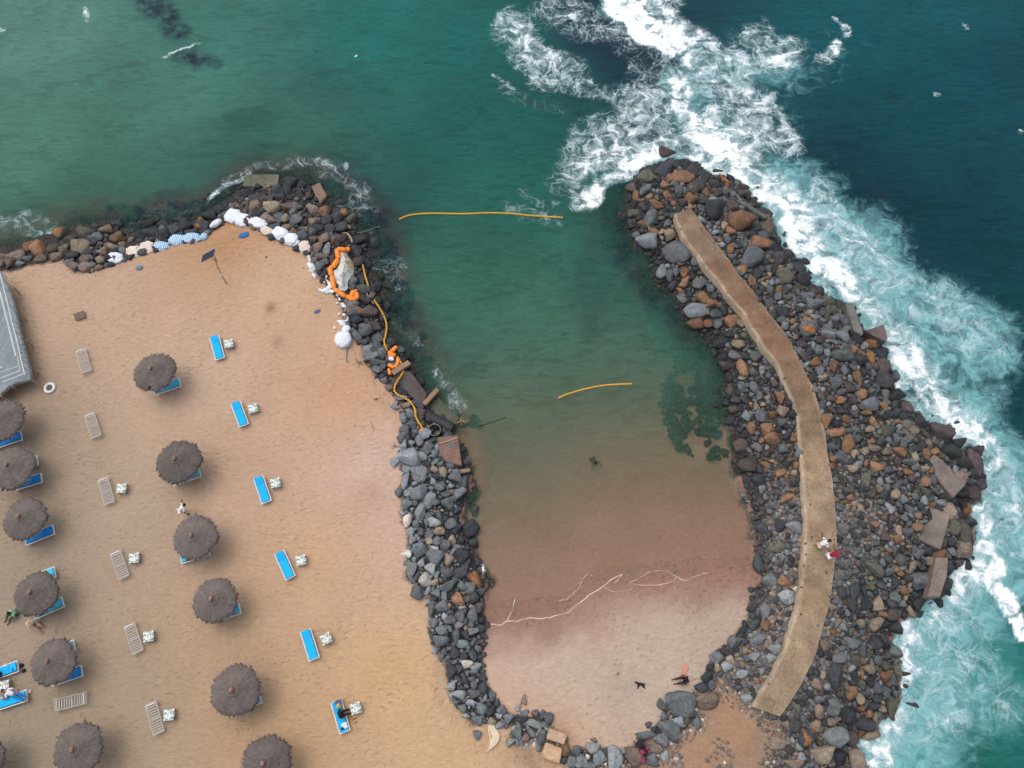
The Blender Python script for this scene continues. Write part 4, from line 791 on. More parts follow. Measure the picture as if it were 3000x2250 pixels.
# ---------------------------------------------------------------- loungers
LL, LWD = 1.95, .68
def lounger(kind, fab=None):
    e_ = empty('sun_lounger'); fm_ = MT['white_paint'] if kind != 'wood' else MT['pale_wood']
    bm = bmesh.new(); hL, hW = LL/2, LWD/2
    for s in (-1, 1):
        box(bm, (0, s*hW, .30), (LL, .05, .09)); 
    box(bm, (-hL+.02, 0, .302), (.05, LWD-.05, .085)); box(bm, (hL-.02, 0, .302), (.05, LWD-.05, .085)); box(bm, (0, 0, .24), (.05, LWD-.05, .05))
    bmobj('frame', bm, fm_, e_, bevel=.006)
    for sx in (-1, 1):
        for sy in (-1, 1):
            bm = bmesh.new(); box(bm, (sx*(hL-.16), sy*(hW-.045), .128), (.06, .038, .256)); bmobj('leg', bm, fm_, e_, bevel=.005)
    if kind == 'wood':
        bm = bmesh.new(); n = 12
        for i in range(n):
            x = -hL+.10+(LL-.2)*i/(n-1)
            z = .315+max(0, (x-.45))*.28
            box(bm, (x, 0, z), (.058, LWD-.11, .022))
        bmobj('slats', bm, fm_, e_)
        bm = bmesh.new(); bar(bm, (hL-.12, -hW+.05, .44), (hL-.12, hW-.05, .44), .025); bar(bm, (hL-.3, -hW+.06, .25), (hL-.12, -hW+.06, .44), .02); bar(bm, (hL-.3, hW-.06, .25), (hL-.12, hW-.06, .44), .02)
        bmobj('head_rail', bm, MT['white_paint'], e_)
    else:
        bm = bmesh.new(); box(bm, (-.25, 0, .375), (LL-.60, LWD-.15, .09)); bmobj('mattress', bm, MT[fab], e_, bevel=.022)
        bm = bmesh.new(); box(bm, (0, 0, 0), (.52, LWD-.15, .09)); bmesh.ops.transform(bm, matrix=Matrix.Translation((.69, 0, .43)) @ Matrix.Rotation(-.22, 4, 'Y'), verts=bm.verts)
        bmobj('back_cushion', bm, MT[fab], e_, bevel=.022)
        bm = bmesh.new(); bar(bm, (hL-.03, -hW+.02, .36), (hL-.03, hW-.02, .36), .022); bmobj('head_rail', bm, MT['white_paint'], e_)
    register(e_); return e_
PROT = {}
def place_lounger(kind, fab, a, b, lb, grp, z=.35):
    """a = head end, b = foot end, in photo coordinates"""
    A_, B_ = W(*a, z), W(*b, z); c = (A_+B_)/2; d = A_-B_
    key = (kind, fab)
    if key not in PROT: o = PROT[key] = lounger(kind, fab)
    else: o = copy_tree(PROT[key])
    o.location = (c.x, c.y, 0); o.rotation_euler[2] = math.atan2(d.y, d.x)
    tag(o, lb, 'sun lounger', grp); return o
def ends(ck, x, y, ang, L):     # centre + image angle -> the two ends
    dx, dy = math.cos(R(ang))*L/2, math.sin(R(ang))*L/2
    return P(ck, x+dx, y+dy), P(ck, x-dx, y-dy)
gB = 'blue loungers standing free in the sand'
for (ck, a, b, lb) in [('a',(1733,645),(1783,838),'bright blue lounger nearest the water, topmost of the free-standing ones'),('a',(1905,1180),(1977,1378),'bright blue lounger, second from top of the free-standing ones'),
  ('b',(2088,125),(2162,343),'bright blue lounger level with the second parasol, third of the free-standing ones'),('s',(816,1614),(853,1697),'bright blue lounger with its foot near the pale sand, fourth of the free-standing ones'),
  ('d',(812,540),(888,782),'empty bright blue lounger just above the occupied one'),('d',(1062,1115),(1135,1372),'blue lounger with a person in dark clothes sitting across it')]:
    if ck == 's': A_, B_ = a, b
    else: A_, B_ = P(ck, *a), P(ck, *b)
    place_lounger('pad', 'blue_fabric', A_, B_, lb, gB)
gW = 'bare wooden loungers'
for (ck, a, b, lb) in [('a',(650,745),(700,950),'bare wooden lounger nearest the rocky shore, without a table'),('a',(718,1265),(782,1478),'bare wooden lounger second from the rocky shore, without a table'),
  ('b',(828,128),(888,358),'bare wooden lounger with a mosaic table, level with the second parasol'),('b',(925,718),(1010,965),'bare wooden lounger with a mosaic table set slightly apart, level with the third parasol'),
  ('b',(1040,1310),(1122,1568),'bare wooden lounger with a mosaic table touching its lower half'),('c',(1215,1118),(1288,1393),'lowest bare wooden lounger, its mosaic table tight against it'),
  ('c',(692,1090),(450,1150),'bare wooden lounger lying crosswise between two parasols')]:
    place_lounger('wood', None, P(ck, *a), P(ck, *b), lb, gW)
gU = 'padded loungers half hidden under parasols'
for (ck, x, y, an, fab, lb) in [('a',1352,1056,-19,'cyan_fabric','sky blue lounger sticking out below the notched parasol'),('b',1509,127,-19,'cyan_fabric','pale turquoise lounger under the parasol just above the white-clad walker'),
  ('b',1578,757,-18,'cyan_fabric','turquoise lounger corner showing at lower left of the third right-hand parasol'),('b',1826,1234,-18,'cyan_fabric','turquoise lounger corner showing at lower right of the ringed parasol'),
  ('c',1990,1131,-20,'cyan_fabric','light blue lounger tip at lower right of the ragged parasol'),('a',62,1490,-19,'deep_blue_fabric','deep blue lounger cut by the left edge below the topmost left-hand parasol'),
  ('a',190,1690,-19,'deep_blue_fabric','deep blue lounger tip, upper one of the pair at the second left-hand parasol'),('b',222,170,-17,'deep_blue_fabric','deep blue lounger, lower one of the pair at the second left-hand parasol'),
  ('b',318,600,-22,'deep_blue_fabric','deep blue lounger below the third left-hand parasol'),('b',326,942,-21,'cyan_fabric','turquoise lounger above the parasol beside the person in mint green'),
  ('b',392,1192,-24,'cyan_fabric','turquoise lounger below the parasol beside the person in mint green'),('c',540,912,-19,'deep_blue_fabric','blue lounger tip at lower right of the parasol by the occupied loungers'),
  ('c',480,708,-21,'cyan_fabric','pale lounger tip at upper right of the parasol by the occupied loungers'),
  ('c',20,878,-20,'blue_fabric','blue lounger with a white towel on its rail at the left edge'),('c',90,1110,-18,'blue_fabric','blue lounger at the left edge with a person in a white shirt lying on it')]:
    A_, B_ = ends(ck, x, y, an, 238); place_lounger('pad', fab, A_, B_, lb, gU)
# tables
tab = None
for (ck, x, y, an, lb) in [('a',1852,708,-12,'mosaic topped table beside the topmost blue lounger'),('a',2048,1232,-18,'mosaic topped table beside the second blue lounger'),('D',595,1043,-15,'mosaic topped table beside the third blue lounger'),
  ('D',650,1210,-15,'mosaic topped table beside the fourth blue lounger'),('d',983,610,-28,'mosaic topped table beside the empty blue lounger above the occupied one'),('d',1222,1175,-18,'mosaic topped table beside the occupied blue lounger'),
  ('b',983,222,-3,'mosaic topped table beside the third wooden lounger from the shore'),('b',1085,787,-10,'mosaic topped table beside the fourth wooden lounger from the shore'),('b',1203,1422,-10,'mosaic topped table beside the fifth wooden lounger from the shore'),
  ('c',1368,1228,-5,'mosaic topped table beside the lowest wooden lounger'),('c',30,995,-12,'mosaic topped table between the two occupied loungers at the left edge')]:
    if tab is None:
        e_ = empty('beach_table'); bm = bmesh.new(); box(bm, (0,0,.43), (.66,.66,.05)); bmobj('tabletop', bm, MT['mosaic'], e_, bevel=.012)
        bm = bmesh.new()
        for s in (-1, 1): box(bm, (s*.27,0,.37), (.05,.58,.06)); box(bm, (0,s*.27,.372), (.48,.05,.06))
        bmobj('apron', bm, MT['dark_wood'], e_)
        for sx in (-1, 1):
            for sy in (-1, 1): bm = bmesh.new(); box(bm, (sx*.27, sy*.27, .16), (.05,.05,.36)); bmobj('leg', bm, MT['dark_wood'], e_)
        register(e_); tab = e_
    else: e_ = copy_tree(tab)
    c = PW(ck, x, y, .43); e_.location = (c.x, c.y, 0); e_.rotation_euler[2] = R(-an); tag(e_, lb, 'table', 'mosaic topped beach tables')
# low slatted stand
c = PW('a', 643, 480, .25); e_ = empty('slatted_stand', (c.x, c.y, 0), R(24)); bm = bmesh.new()
for i in range(6): box(bm, (0, -.25+.10*i, .26), (.78,.075,.03))
bmobj('slats', bm, MT['dark_wood'], e_); bm = bmesh.new()
for s in (-1, 1): box(bm, (s*.33,0,.22), (.05,.6,.045))
bmobj('frame', bm, MT['dark_wood'], e_)
for sx in (-1, 1):
    for sy in (-1, 1): bm = bmesh.new(); box(bm, (sx*.33, sy*.24, .09), (.05,.05,.22)); bmobj('leg', bm, MT['dark_wood'], e_)
tag(e_, 'small low dark wooden slatted stand alone on the sand near the deck', 'stand')
# ---------------------------------------------------------------- deck at the left
ZD = 1.25
def KD(x, y, z=ZD): return PW('K', x, y, z)
e_ = empty('boardwalk_deck', (KD(100,1000)[0], KD(100,1000)[1], 0)); o0 = e_.location.copy()
def sub(v): return (v[0]-o0[0], v[1]-o0[1])
outl = [KD(0,90), KD(75,200), KD(150,420), KD(225,760), KD(300,1040), KD(345,1230), KD(345,1310), KD(180,1350), KD(100,1385), KD(-10,1490), KD(-900,1700), KD(-900,60)]
M_('deck_boards', (134,142,146), .85, .16, 1.4)
o = prism('deck_floor', [sub(q) for q in outl], ZD-.14, ZD, (146,150,148), e_, bevel=.0, mat='deck_boards')
t = NT('deck_boards2'); oo = t.obj(); mp = t.n('ShaderNodeMapping'); t.l(oo, mp.inputs[0]); mp.inputs['Rotation'].default_value = (0,0,R(-73))
br = t.n('ShaderNodeTexBrick'); t.l(mp.outputs[0], br.inputs['Vector']); br.inputs['Scale'].default_value = 1; br.inputs['Brick Width'].default_value = 4; br.inputs['Row Height'].default_value = .16; br.inputs['Mortar Size'].default_value = .012
br.inputs['Color1'].default_value = lin((150,156,158))+(1,); br.inputs['Color2'].default_value = lin((132,140,144))+(1,); br.inputs['Mortar'].default_value = lin((82,86,88))+(1,)
cc = t.vmath('SCALE', br.outputs[0], sc=t.mapr(t.noise(oo, 1.2, 5, .6), .3, .7, .85, 1.12, False)); mdeck = t.done(t.bsdf(cc, .85)); o.data.materials[0] = mdeck
zr = ZD+.95
def rail(pts, z, w=.07, name='handrail'):
    bm = bmesh.new(); q = [Vector((*sub(PW('K', x, y, z)), z)) for x, y in pts]
    for a, b in zip(q, q[1:]): plank(bm, a, b, w, .045)
    return bmobj(name, bm, MT['rail_grey'], e_)
rl = [(-5,60),(45,250),(130,610),(200,880),(240,1070),(285,1255)]
rail(rl, ZD+1.0, .075)
rail([(0,290),(50,500),(110,740),(165,960),(180,1040)], ZD+1.0, .10)
rail([(225,1210),(0,1300)], ZD+1.0, .07); rail([(265,1250),(30,1340)], ZD+1.0, .07); rail([(225,1150),(0,1230)], ZD+.9, .05); rail([(30,1165),(-100,1200)], ZD+1.0, .1); rail([(195,1000),(230,1210)], ZD+.9, .05)
for i in range(len(rl)-1):
    for s in (0, .5):
        x = rl[i][0]+(rl[i+1][0]-rl[i][0])*s; y = rl[i][1]+(rl[i+1][1]-rl[i][1])*s
        q = PW('K', x, y, ZD+1.0); bm = bmesh.new(); box(bm, (*sub(q), ZD+.49), (.07,.07,.97)); bmobj('rail_post', bm, MT['rail_grey'], e_)
for a, b in [((185,520),(312,632)),((340,1150),(455,1250)),((350,1300),(505,1420)),((140,1390),(220,1445)),((10,1500),(68,1548)),((150,240),(225,315)),((300,850),(385,930))]:
    A_, B_ = PW('K', *a, ZD-.05), PW('K', *b, 0); bm = bmesh.new(); bar(bm, (*sub(A_), ZD-.05), (*sub(B_), -.1), .055, 8, .05); bmobj('support_post', bm, MT['tan_wood'], e_)
bm = bmesh.new(); q = [Vector((*sub(v), ZD-.07)) for v in outl[:10]]
for a, b in zip(q, q[1:]): plank(bm, a+Vector((.03,0,-.1)), b+Vector((.03,0,-.1)), .06, .22)
bmobj('edge_beam', bm, MT['deck_grey'], e_)
tag(e_, 'raised grey timber deck with railings and props at the left edge', 'deck')
# white ring
c = PW('K', 577, 1410, .06); bm = bmesh.new()
pts = [Vector((math.cos(a)*.33, math.sin(a)*.33, .08)) for a in [2*math.pi*k/36 for k in range(37)]]; sweep(bm, pts, .10, 12, False)
o = bmobj('life_ring', bm, MT['white_paint'], smooth=True); o.location = (c.x, c.y, .02)
bm = bmesh.new(); bmesh.ops.create_cone(bm, cap_ends=True, segments=28, radius1=.24, radius2=.24, depth=.04, matrix=Matrix.Translation((0,0,.03))); bmobj('hub_plate', bm, MT['ring_inner'], o)
tag(o, 'white ring buoy lying on the sand by the deck corner', 'life ring')
# ---------------------------------------------------------------- solar panel on a pole
b0 = PW('N', 790, 1118, 0); e_ = empty('solar_panel_mast', b0)
def NV(x, y, z): v = PW('N', x, y, z); return Vector((v.x-b0.x, v.y-b0.y, z))
top = NV(610, 740, 2.9); bm = bmesh.new(); mid = NV(715, 985, 1.1)
sweep(bm, [Vector((0,0,-.1)), mid, NV(650,840,2.2), top], .045, 8); bmobj('pole', bm, MT['tan_wood'], e_)
bm = bmesh.new(); plank(bm, NV(655,800,2.3), NV(545,745,3.0), .05, .05); plank(bm, NV(655,800,2.3), NV(620,720,3.1), .04, .04); bmobj('brace', bm, MT['tan_wood'], e_)
bm = bmesh.new(); box(bm, mid, (.16,.12,.2)); bmobj('junction_box', bm, MT['white_paint'], e_, bevel=.01)
cor = [NV(420,818,2.75), NV(612,722,2.85), NV(636,600,3.25), NV(448,700,3.2)]
nrm = (cor[1]-cor[0]).cross(cor[3]-cor[0]).normalized(); bm = bmesh.new()
lo_ = [bm.verts.new(v) for v in cor]; hi_ = [bm.verts.new(v+nrm*.05) for v in cor]
bm.faces.new(lo_[::-1]); bm.faces.new(hi_)
for i in range(4): bm.faces.new((lo_[i], lo_[(i+1) % 4], hi_[(i+1) % 4], hi_[i]))
bmobj('panel_frame', bm, MT['metal_frame'], e_)
cen = sum(cor, Vector())/4; cin = [cen+(v-cen)*.93+nrm*.055 for v in cor]; bm = bmesh.new(); lo_ = [bm.verts.new(v) for v in cin]; hi_ = [bm.verts.new(v+nrm*.006) for v in cin]
bm.faces.new(lo_[::-1]); bm.faces.new(hi_)
for i in range(4): bm.faces.new((lo_[i], lo_[(i+1) % 4], hi_[(i+1) % 4], hi_[i]))
bmobj('solar_cells', bm, MT['solar_cells'], e_)
tag(e_, 'solar panel tilted on a thin leaning wooden pole in the sand', 'solar panel')
# ---------------------------------------------------------------- sacks, boom, tarpaulin
def lumpy(name, c, ax, ay, h, ang, mat, seed, sub_=4, amp=.22, parent=None, sq=.85):
    v, f = ICO[sub_]; v = v.copy(); q = np.sign(v)*np.abs(v)**sq; q /= np.abs(q).max(0)
    n = fbm(v[:, 0]*2+seed, v[:, 1]*2+v[:, 2]*1.3, 1.2, 4, seed)-.5; n2 = np.abs(fbm(v[:, 0]*5+seed, v[:, 1]*5, 1, 3, seed+5)-.5)
    q = q*(1+amp*2*n-amp*1.6*n2)[:, None]; q[:, 2] -= .5*np.abs(fbm(v[:, 0]*3+seed, v[:, 1]*3, 1.3, 3, seed+9)-.5)*(v[:, 2] > 0); p = np.stack([q[:, 0]*ax, q[:, 1]*ay, q[:, 2]*h], 1); cs, sn = math.cos(ang), math.sin(ang)
    p = np.stack([p[:, 0]*cs-p[:, 1]*sn, p[:, 0]*sn+p[:, 1]*cs, p[:, 2]], 1)
    o = mesh_np(name, p, f, MT[mat], parent, smooth=True); o.location = c; return o
sg = 'white sacks shoring up the edge of the sand'
for k, (x, y, rx, ry, an, mt, lb) in enumerate([(865,135,108,88,20,'sack','largest round white sack at the tip of the sandy point'),(1005,210,112,88,25,'sack','plump white sack, second along the edge from the sandy point'),
 (1235,262,118,62,22,'sack','flattened white sack, third along the edge from the sandy point'),(1355,372,82,52,25,'sack_sandy','half-buried sandy white sack between the flattened one and the spotted pair'),
 (1545,410,105,80,25,'sack','white sack, upper one of the spotted pair'),(1690,485,108,78,20,'sack','white sack, lower one of the spotted pair'),(1890,600,78,85,-20,'sack_sandy','sagging white sack with an open mouth below the spotted pair'),
 (620,235,85,32,-40,'sack','thin white sack lying along the left flank of the sandy point')]):
    c = PW('N', x, y, .1); ax = (PW('N', x+rx, y, .1)-c).length; ay = (PW('N', x, y+ry, .1)-c).length
    tag(lumpy('sandbag', (c.x, c.y, max(H1(c.x, c.y), -.3)+.12), ax*1.16, ay*1.14, .27, R(-an), mt, 3+k), lb, 'sandbag', sg)
for k, (ck, x, y, rx, ry, an, mt, lb) in enumerate([('e',1430,690,62,42,-5,'striped_sack','blue and white striped sack, left one of the big pair'),('e',1550,682,70,40,5,'striped_sack','blue and white striped sack, right one of the big pair'),
 ('e',1300,742,62,34,5,'striped_sack','small blue striped sack left of the big pair'),('e',1185,755,62,46,10,'sack_sandy','cream sack filled with sand next to the small blue striped one'),
 ('e',1075,790,55,52,-25,'sack_sandy','cream sack slumped against the shore rocks'),('e',935,850,62,38,10,'sack','white sack with a dark hollow, leftmost of the shore sacks'),('e',1650,672,26,26,0,'striped_sack','small dull blue bundle right of the striped sacks')]):
    c = PW(ck, x, y, .0); ax = (PW(ck, x+rx, y, 0)-c).length; ay = (PW(ck, x, y+ry, 0)-c).length
    tag(lumpy('sandbag', (c.x, c.y, max(H1(c.x, c.y), -.3)+.1), ax*1.14, ay*1.12, .26, R(-an), mt, 23+k), lb, 'sandbag', 'sacks along the upper shore')
# buried sacks: only a curved rim of cloth shows
def rim(ck, pts, w, z, lb, grp='rims of buried sacks', mat='sack'):
    q = spline([PW(ck, x, y, z) for x, y in pts], 8); bm = bmesh.new(); n = len(q); rg = random.Random(int(pts[0][0]))
    qq = []
    for p in q: p = p.copy(); p.z = max(H1(p.x, p.y), -.6)+.05; qq.append(p+Vector((rg.uniform(-.03,.03), rg.uniform(-.03,.03), 0)))
    sweep(bm, qq, lambda s: w*1.15*(.25+.9*math.sin(math.pi*min(1, max(0, s)))**.8+.25*rg.random()), 8)
    o = bmobj('buried_sack', bm, MT[mat], smooth=True); return tag(o, lb, 'sandbag', grp)
rims = [('N',[(1735,600),(1790,540),(1835,520)],.10,'curl of white cloth left of the open-mouthed sack'),('N',[(1905,700),(1950,740),(1968,805)],.08,'thin white rim just below the open-mouthed sack'),
 ('N',[(1925,830),(1985,870),(2010,915),(1960,935)],.18,'white hook-shaped rim, second below the open-mouthed sack'),('N',[(1990,970),(2030,1005),(2030,1045)],.10,'small white rim, third below the open-mouthed sack'),
 ('Q',[(420,380),(490,405),(560,380),(605,310),(560,230),(510,140)],.15,'wide white rim hugging the corner beside the orange boom'),('Q',[(520,450),(580,415),(660,425),(720,480),(755,560)],.11,'white rim curving round below the orange boom'),
 ('Q',[(770,590),(815,640),(828,700)],.10,'short white rim, second below the orange boom'),('Q',[(790,770),(840,800),(845,880),(780,905),(700,890)],.11,'white rim folded like a hook above the big sack heap'),
 ('Q',[(740,910),(830,950),(890,1010)],.14,'white rim running down to the big sack heap')]
for r_ in rims: rim(r_[0], r_[1], r_[2], 0, r_[3])
for k, (x, y, s, lb) in enumerate([(480,255,38,'pale scrap of sack inside the wide rim'),(740,780,34,'pale scrap of sack inside the hook-shaped rim'),(670,1000,38,'pale scrap of sack left of the big sack heap'),(715,600,26,'pale curled scrap of sack, highest of those below the boom'),(148,22,16,'tiny pale scrap of sack in the sand by the boom corner')]):
    c = PW('Q', x, y, 0); a_ = s*.18086/42; tag(lumpy('sack_scrap', (c.x, c.y, .05), a_*1.0, a_*.8, .08, k, 'sack_sandy', 50+k, 3), lb, 'cloth scrap', 'sack scraps')
e_ = PW('Q', 805, 1190, .1)
o = lumpy('sack_heap', (e_.x, e_.y, .15), .62, .70, .42, .1, 'sack', 66, 4, .10); tag(o, 'big white sack heap topping the bank, grey ties trailing on the sand', 'sandbag')
bm = bmesh.new(); 
for pts in ([(855,1340),(865,1430),(855,1510),(890,1560)],[(900,1290),(870,1380),(860,1450)]):
    sweep(bm, spline([PW('Q', x, y, .04)-Vector((e_.x, e_.y, .15)) for x, y in pts], 6), .05, 6)
bmobj('strap', bm, M_('grey_cloth', (112,124,136), .8), o)
o = lumpy('sack', (PW('Q',850,1010,.1).x, PW('Q',850,1010,.1).y, .05), .34, .28, .2, .5, 'sack', 67, 3, .1); tag(o, 'pale blue-white sack slumped just above the big heap', 'sandbag')
# tarpaulin
tc = PW('L', 640, 740, -.1); ol = poly('L', [(560,400),(700,380),(770,490),(835,570),(855,760),(815,930),(745,1010),(735,1120),(735,1220),(660,1290),(540,1270),(490,1140),(420,1000),(410,840),(500,730),(540,640),(555,520)], .1)
ax_ = np.arange(-1.7, 1.7, .045); ay_ = np.arange(-2.8, 2.8, .045); TX, TY = np.meshgrid(ax_, ay_); tx, ty = TX.ravel(), TY.ravel()
ds = sdist(tx+tc.x, ty+tc.y, ol)+.10*(fbm(tx, ty, 3.0, 3, 91)-.5); rdg = 1-2*np.abs(fbm(tx*1.0+ty*.5, ty*.8-tx*.3, 1.7, 4, 92)-.5); rdg2 = 1-2*np.abs(fbm(tx, ty, 4.2, 3, 93)-.5)
hh_ = .55*sstep(0, .75, ds)+.38*(rdg-.8)*sstep(0, .3, ds)+.16*(rdg2-.8)*sstep(0, .15, ds)+.12*sstep(0, .08, ds)
nX = len(ax_); okv = ds > 0; fc = [(r_*nX+c_, r_*nX+c_+1, (r_+1)*nX+c_+1, (r_+1)*nX+c_) for r_ in range(len(ay_)-1) for c_ in range(nX-1) if okv[r_*nX+c_] and okv[r_*nX+c_+1] and okv[(r_+1)*nX+c_+1] and okv[(r_+1)*nX+c_]]
used = sorted({v for f_ in fc for v in f_}); rm_ = {v: k for k, v in enumerate(used)}; gh = hfield(tx+tc.x, ty+tc.y)
tv_ = np.stack([tx, ty, gh+.16+hh_], 1)[used]; br_ = sstep(.05, .75, tx*.9+.15*ty+(fbm(tx, ty, 1.2, 3, 94)-.5)*1.2)*sstep(-.9, .2, ty)
tcol = np.array(lin((212,214,208)))*(1-br_[:, None])+np.array(lin((186,168,138)))*br_[:, None]
t = NT('tarp_sheet'); oo = t.obj(); nn_ = t.noise(oo, 4, 5, .6); MT['tarp_sheet'] = t.done(t.bsdf(t.vmath('SCALE', t.attr('col'), sc=t.mapr(nn_, .3, .7, .84, 1.1, False)), .55, t.bump(nn_, .6, .06)))
e_ = mesh_np('tarpaulin', tv_, [[rm_[v] for v in f_] for f_ in fc], MT['tarp_sheet'], smooth=True, cols=dict(col=tcol[used])); e_.location = (tc.x, tc.y, 0)
tag(e_, 'crumpled greyish white tarpaulin heaped on rocks inside the orange boom', 'tarpaulin')
# orange boom: inflated segments
def boom(ck, pts, w, lb, z=.15):
    q = [PW(ck, x, y, z) for x, y in pts]; e_ = empty('float_boom', (q[0].x, q[0].y, 0)); o_ = e_.location
    for a, b in zip(q, q[1:]):
        bm = bmesh.new(); a2 = a-o_; b2 = b-o_; a2.z = max(H1(a.x, a.y), -1)+.32; b2.z = max(H1(b.x, b.y), -1)+.32
        pp = [a2.lerp(b2, i/10) for i in range(11)]
        sweep(bm, pp, lambda s: w*(.55+.45*min(1, math.sin(math.pi*s)*2.2)), 12); bmobj('float_segment', bm, MT['boom'], e_, smooth=True)
    tag(e_, lb, 'float boom', 'orange float booms'); return e_
boom('L', [(765,310),(690,340),(500,360),(520,560),(400,780),(340,800)], .20, 'long orange inflatable boom, upper length along the tarpaulin')
boom('L', [(335,790),(385,960),(450,1270),(700,1420),(800,1420),(860,1250)], .19, 'long orange inflatable boom, lower length hooked round the tarpaulin foot')
boom('L', [(870,1250),(920,1280),(925,1450),(760,1450)], .20, 'short bunched orange boom at the foot of the tarpaulin')
boom('M', [(255,180),(190,250),(150,290),(240,300),(150,320)], .17, 'small orange float heap on the rocks, upper bunch')
boom('M', [(270,330),(275,410),(230,480),(150,440)], .16, 'small orange float heap on the rocks, middle bunch')
boom('M', [(160,500),(180,580)], .12, 'faded short orange float below the middle bunch')
c = PW('M', 195, 375, -.1); tag(lumpy('sack', (c.x, c.y, H1(c.x, c.y)+.35), .22, .18, .14, 0, 'sack', 81, 3), 'small white bag caught among the orange floats', 'bag')
# yellow float lines
def fline(ck, pts, r, z, lb, n=10, terr=False):
    q = spline([PW(ck, x, y, z) for x, y in pts], n)
    if terr:
        for p in q: p.z = max(H1(p.x, p.y), ZW-.1)+.38
    o_ = q[0].copy(); bm = bmesh.new(); d = [0]
    for a, b in zip(q, q[1:]): d.append(d[-1]+(b-a).length)
    sweep(bm, [p-o_ for p in q], r*.45, 6)
    L_ = d[-1]; nb = int(L_/(r*3.0))
    for k in range(nb):
        s = L_*(k+.5)/nb; i = max(j for j in range(len(d)) if d[j] <= s); i = min(i, len(q)-2); a = q[i].lerp(q[i+1], (s-d[i])/max(1e-6, d[i+1]-d[i]))
        di = (q[i+1]-q[i]).normalized(); bar(bm, a-o_-di*r*1.1, a-o_+di*r*1.1, r, 8)
    o = bmobj('float_line', bm, MT['rope_yellow'], smooth=False); o.location = o_; tag(o, lb, 'float line', 'yellow float lines'); return o
fline('D', [(862,474),(885,465),(930,461),(1000,462),(1060,460),(1110,462),(1150,466),(1216,470)], .075, ZW+.03, 'long yellow float line across the mouth of the bay')
fline('D', [(1206,860),(1230,850),(1270,839),(1310,832),(1366,829)], .07, ZW+.03, 'short yellow float line floating in the middle of the bay')
fline('f', [(1262,840),(1275,900),(1290,960),(1318,1055)], .07, 0, 'short yellow float line on the rocks right of the tarpaulin', terr=True)
fline('f', [(1360,1155),(1400,1210),(1440,1280),(1460,1350),(1455,1440),(1445,1500),(1470,1575)], .07, 0, 'yellow float line running down the bank to the small float heap', terr=True)
fline('g', [(445,375),(490,450),(493,500),(455,580),(430,650),(445,695),(545,745),(590,810),(605,890),(650,970),(638,1005)], .07, 0, 'yellow float line zigzagging over the concrete panels', terr=True)
# rope on the panel, stick in the water, branches, scraps
def wire(ck, pts, r, z, mat, name, lb, cat, n=6):
    q = spline([PW(ck, x, y, z) for x, y in pts], n); o_ = q[0].copy(); bm = bmesh.new(); sweep(bm, [p-o_ for p in q], r, 6)
    o = bmobj(name, bm, mat, smooth=True); o.location = o_; tag(o, lb, cat); return o
wire('g', [(785,1105),(860,1085),(945,1055)], .03, -.45, M_('rope_pale', (206,178,146), .8), 'rope', 'pale rope lying across the brown panel', 'rope')
wire('g', [(1110,965),(1220,930),(1340,888)], .025, ZW+.04, M_('dark_stick', (60,66,56), .8), 'stick', 'thin dark pole drifting near the left side of the bay', 'stick')
wire('f', [(1180,645),(1280,635),(1380,600),(1420,590)], .022, ZW+.1, M_('pale_line', (130,150,140), .8), 'rope', 'thin pale line trailing into the sea right of the point', 'rope')
wire('f', [(1110,645),(1150,645),(1180,680),(1195,720)], .07, -.6, MT['tarp_brown'], 'rope', 'thick frayed pale rope end above the orange boom', 'rope')
wire('f', [(1310,1130),(1330,1170),(1370,1215)], .05, -.5, MT['pink_wood'], 'rope', 'frayed pinkish rope between the two float lines on the bank', 'rope')
wire('a', [(2120,230),(2150,330)], .012, .02, MT['dark_stick'], 'stick', 'tiny twig on the sand at the far right of the loungers', 'stick') if False else None
wire('g', [(238,925),(268,1000)], .02, .02, MT['dark_wood'], 'stick', 'thin stick lying on the sand left of the bank', 'stick')
def branch(ck, x, y, s, lb, seed, mat='dark_stick'):
    rg = random.Random(seed); c = PW(ck, x, y, 0); z = max(H1(c.x, c.y), ZW)+.06; bm = bmesh.new()
    for k in range(7):
        a = rg.uniform(0, 6.28); p0 = Vector((rg.uniform(-.15,.15)*s, rg.uniform(-.15,.15)*s, 0)); p1 = p0+Vector((math.cos(a), math.sin(a), rg.uniform(0,.15)))*s*rg.uniform(.3,.8)
        bar(bm, p0, p1, .03*s, 5, .012*s)
    o = bmobj('driftwood', bm, MT[mat]); o.location = (c.x, c.y, z); tag(o, lb, 'driftwood', 'driftwood and dead branches')
branch('g', 285, 750, .55, 'dark tangled branch on the sand above the bank bend', 1); branch('g', 140, 445, .7, 'grey tangled branch on the sand below the big sack heap', 2)
branch('f', 870, 440, .6, 'reddish splintered wood on the rocks of the point', 3, 'pink_wood'); branch('m', 160, 30, .6, 'dark brushwood at the sand edge above the big pale boulder', 4)
branch('g', 970, 870, .9, 'pale bushy branch at the end of the awash green panel', 5, 'tan_wood'); branch('l', 305, 625, .4, 'dark driftwood at the left rim of the bay beach', 6); branch('e', 690, 945, .6, 'dead twigs on the sand edge near the deck', 7)
branch('l', 1425, 890, .35, 'wisp of black seaweed on the bay beach', 8)
for (ck, x, y, ax, ay, mt, lb) in [('N',1030,430,.45,.24,'cloth_blue','crumpled blue sheet scrap on the sand inside the sandy point'),('Q',385,735,.28,.16,'cloth_purple','faded purple rag on the sand left of the buried sacks'),
                                   ('e',1130,925,.28,.2,'grey_cloth','small grey-green rag on the sand below the cream sacks'),('N',1345,740,.10,.09,'dark_wood','small dark stone-like lump alone on the sandy point')]:
    c = PW(ck, x, y, 0); tag(lumpy('rag', (c.x, c.y, .03), ax, ay, .07, .4, mt, int(x), 3, .25), lb, 'rag')
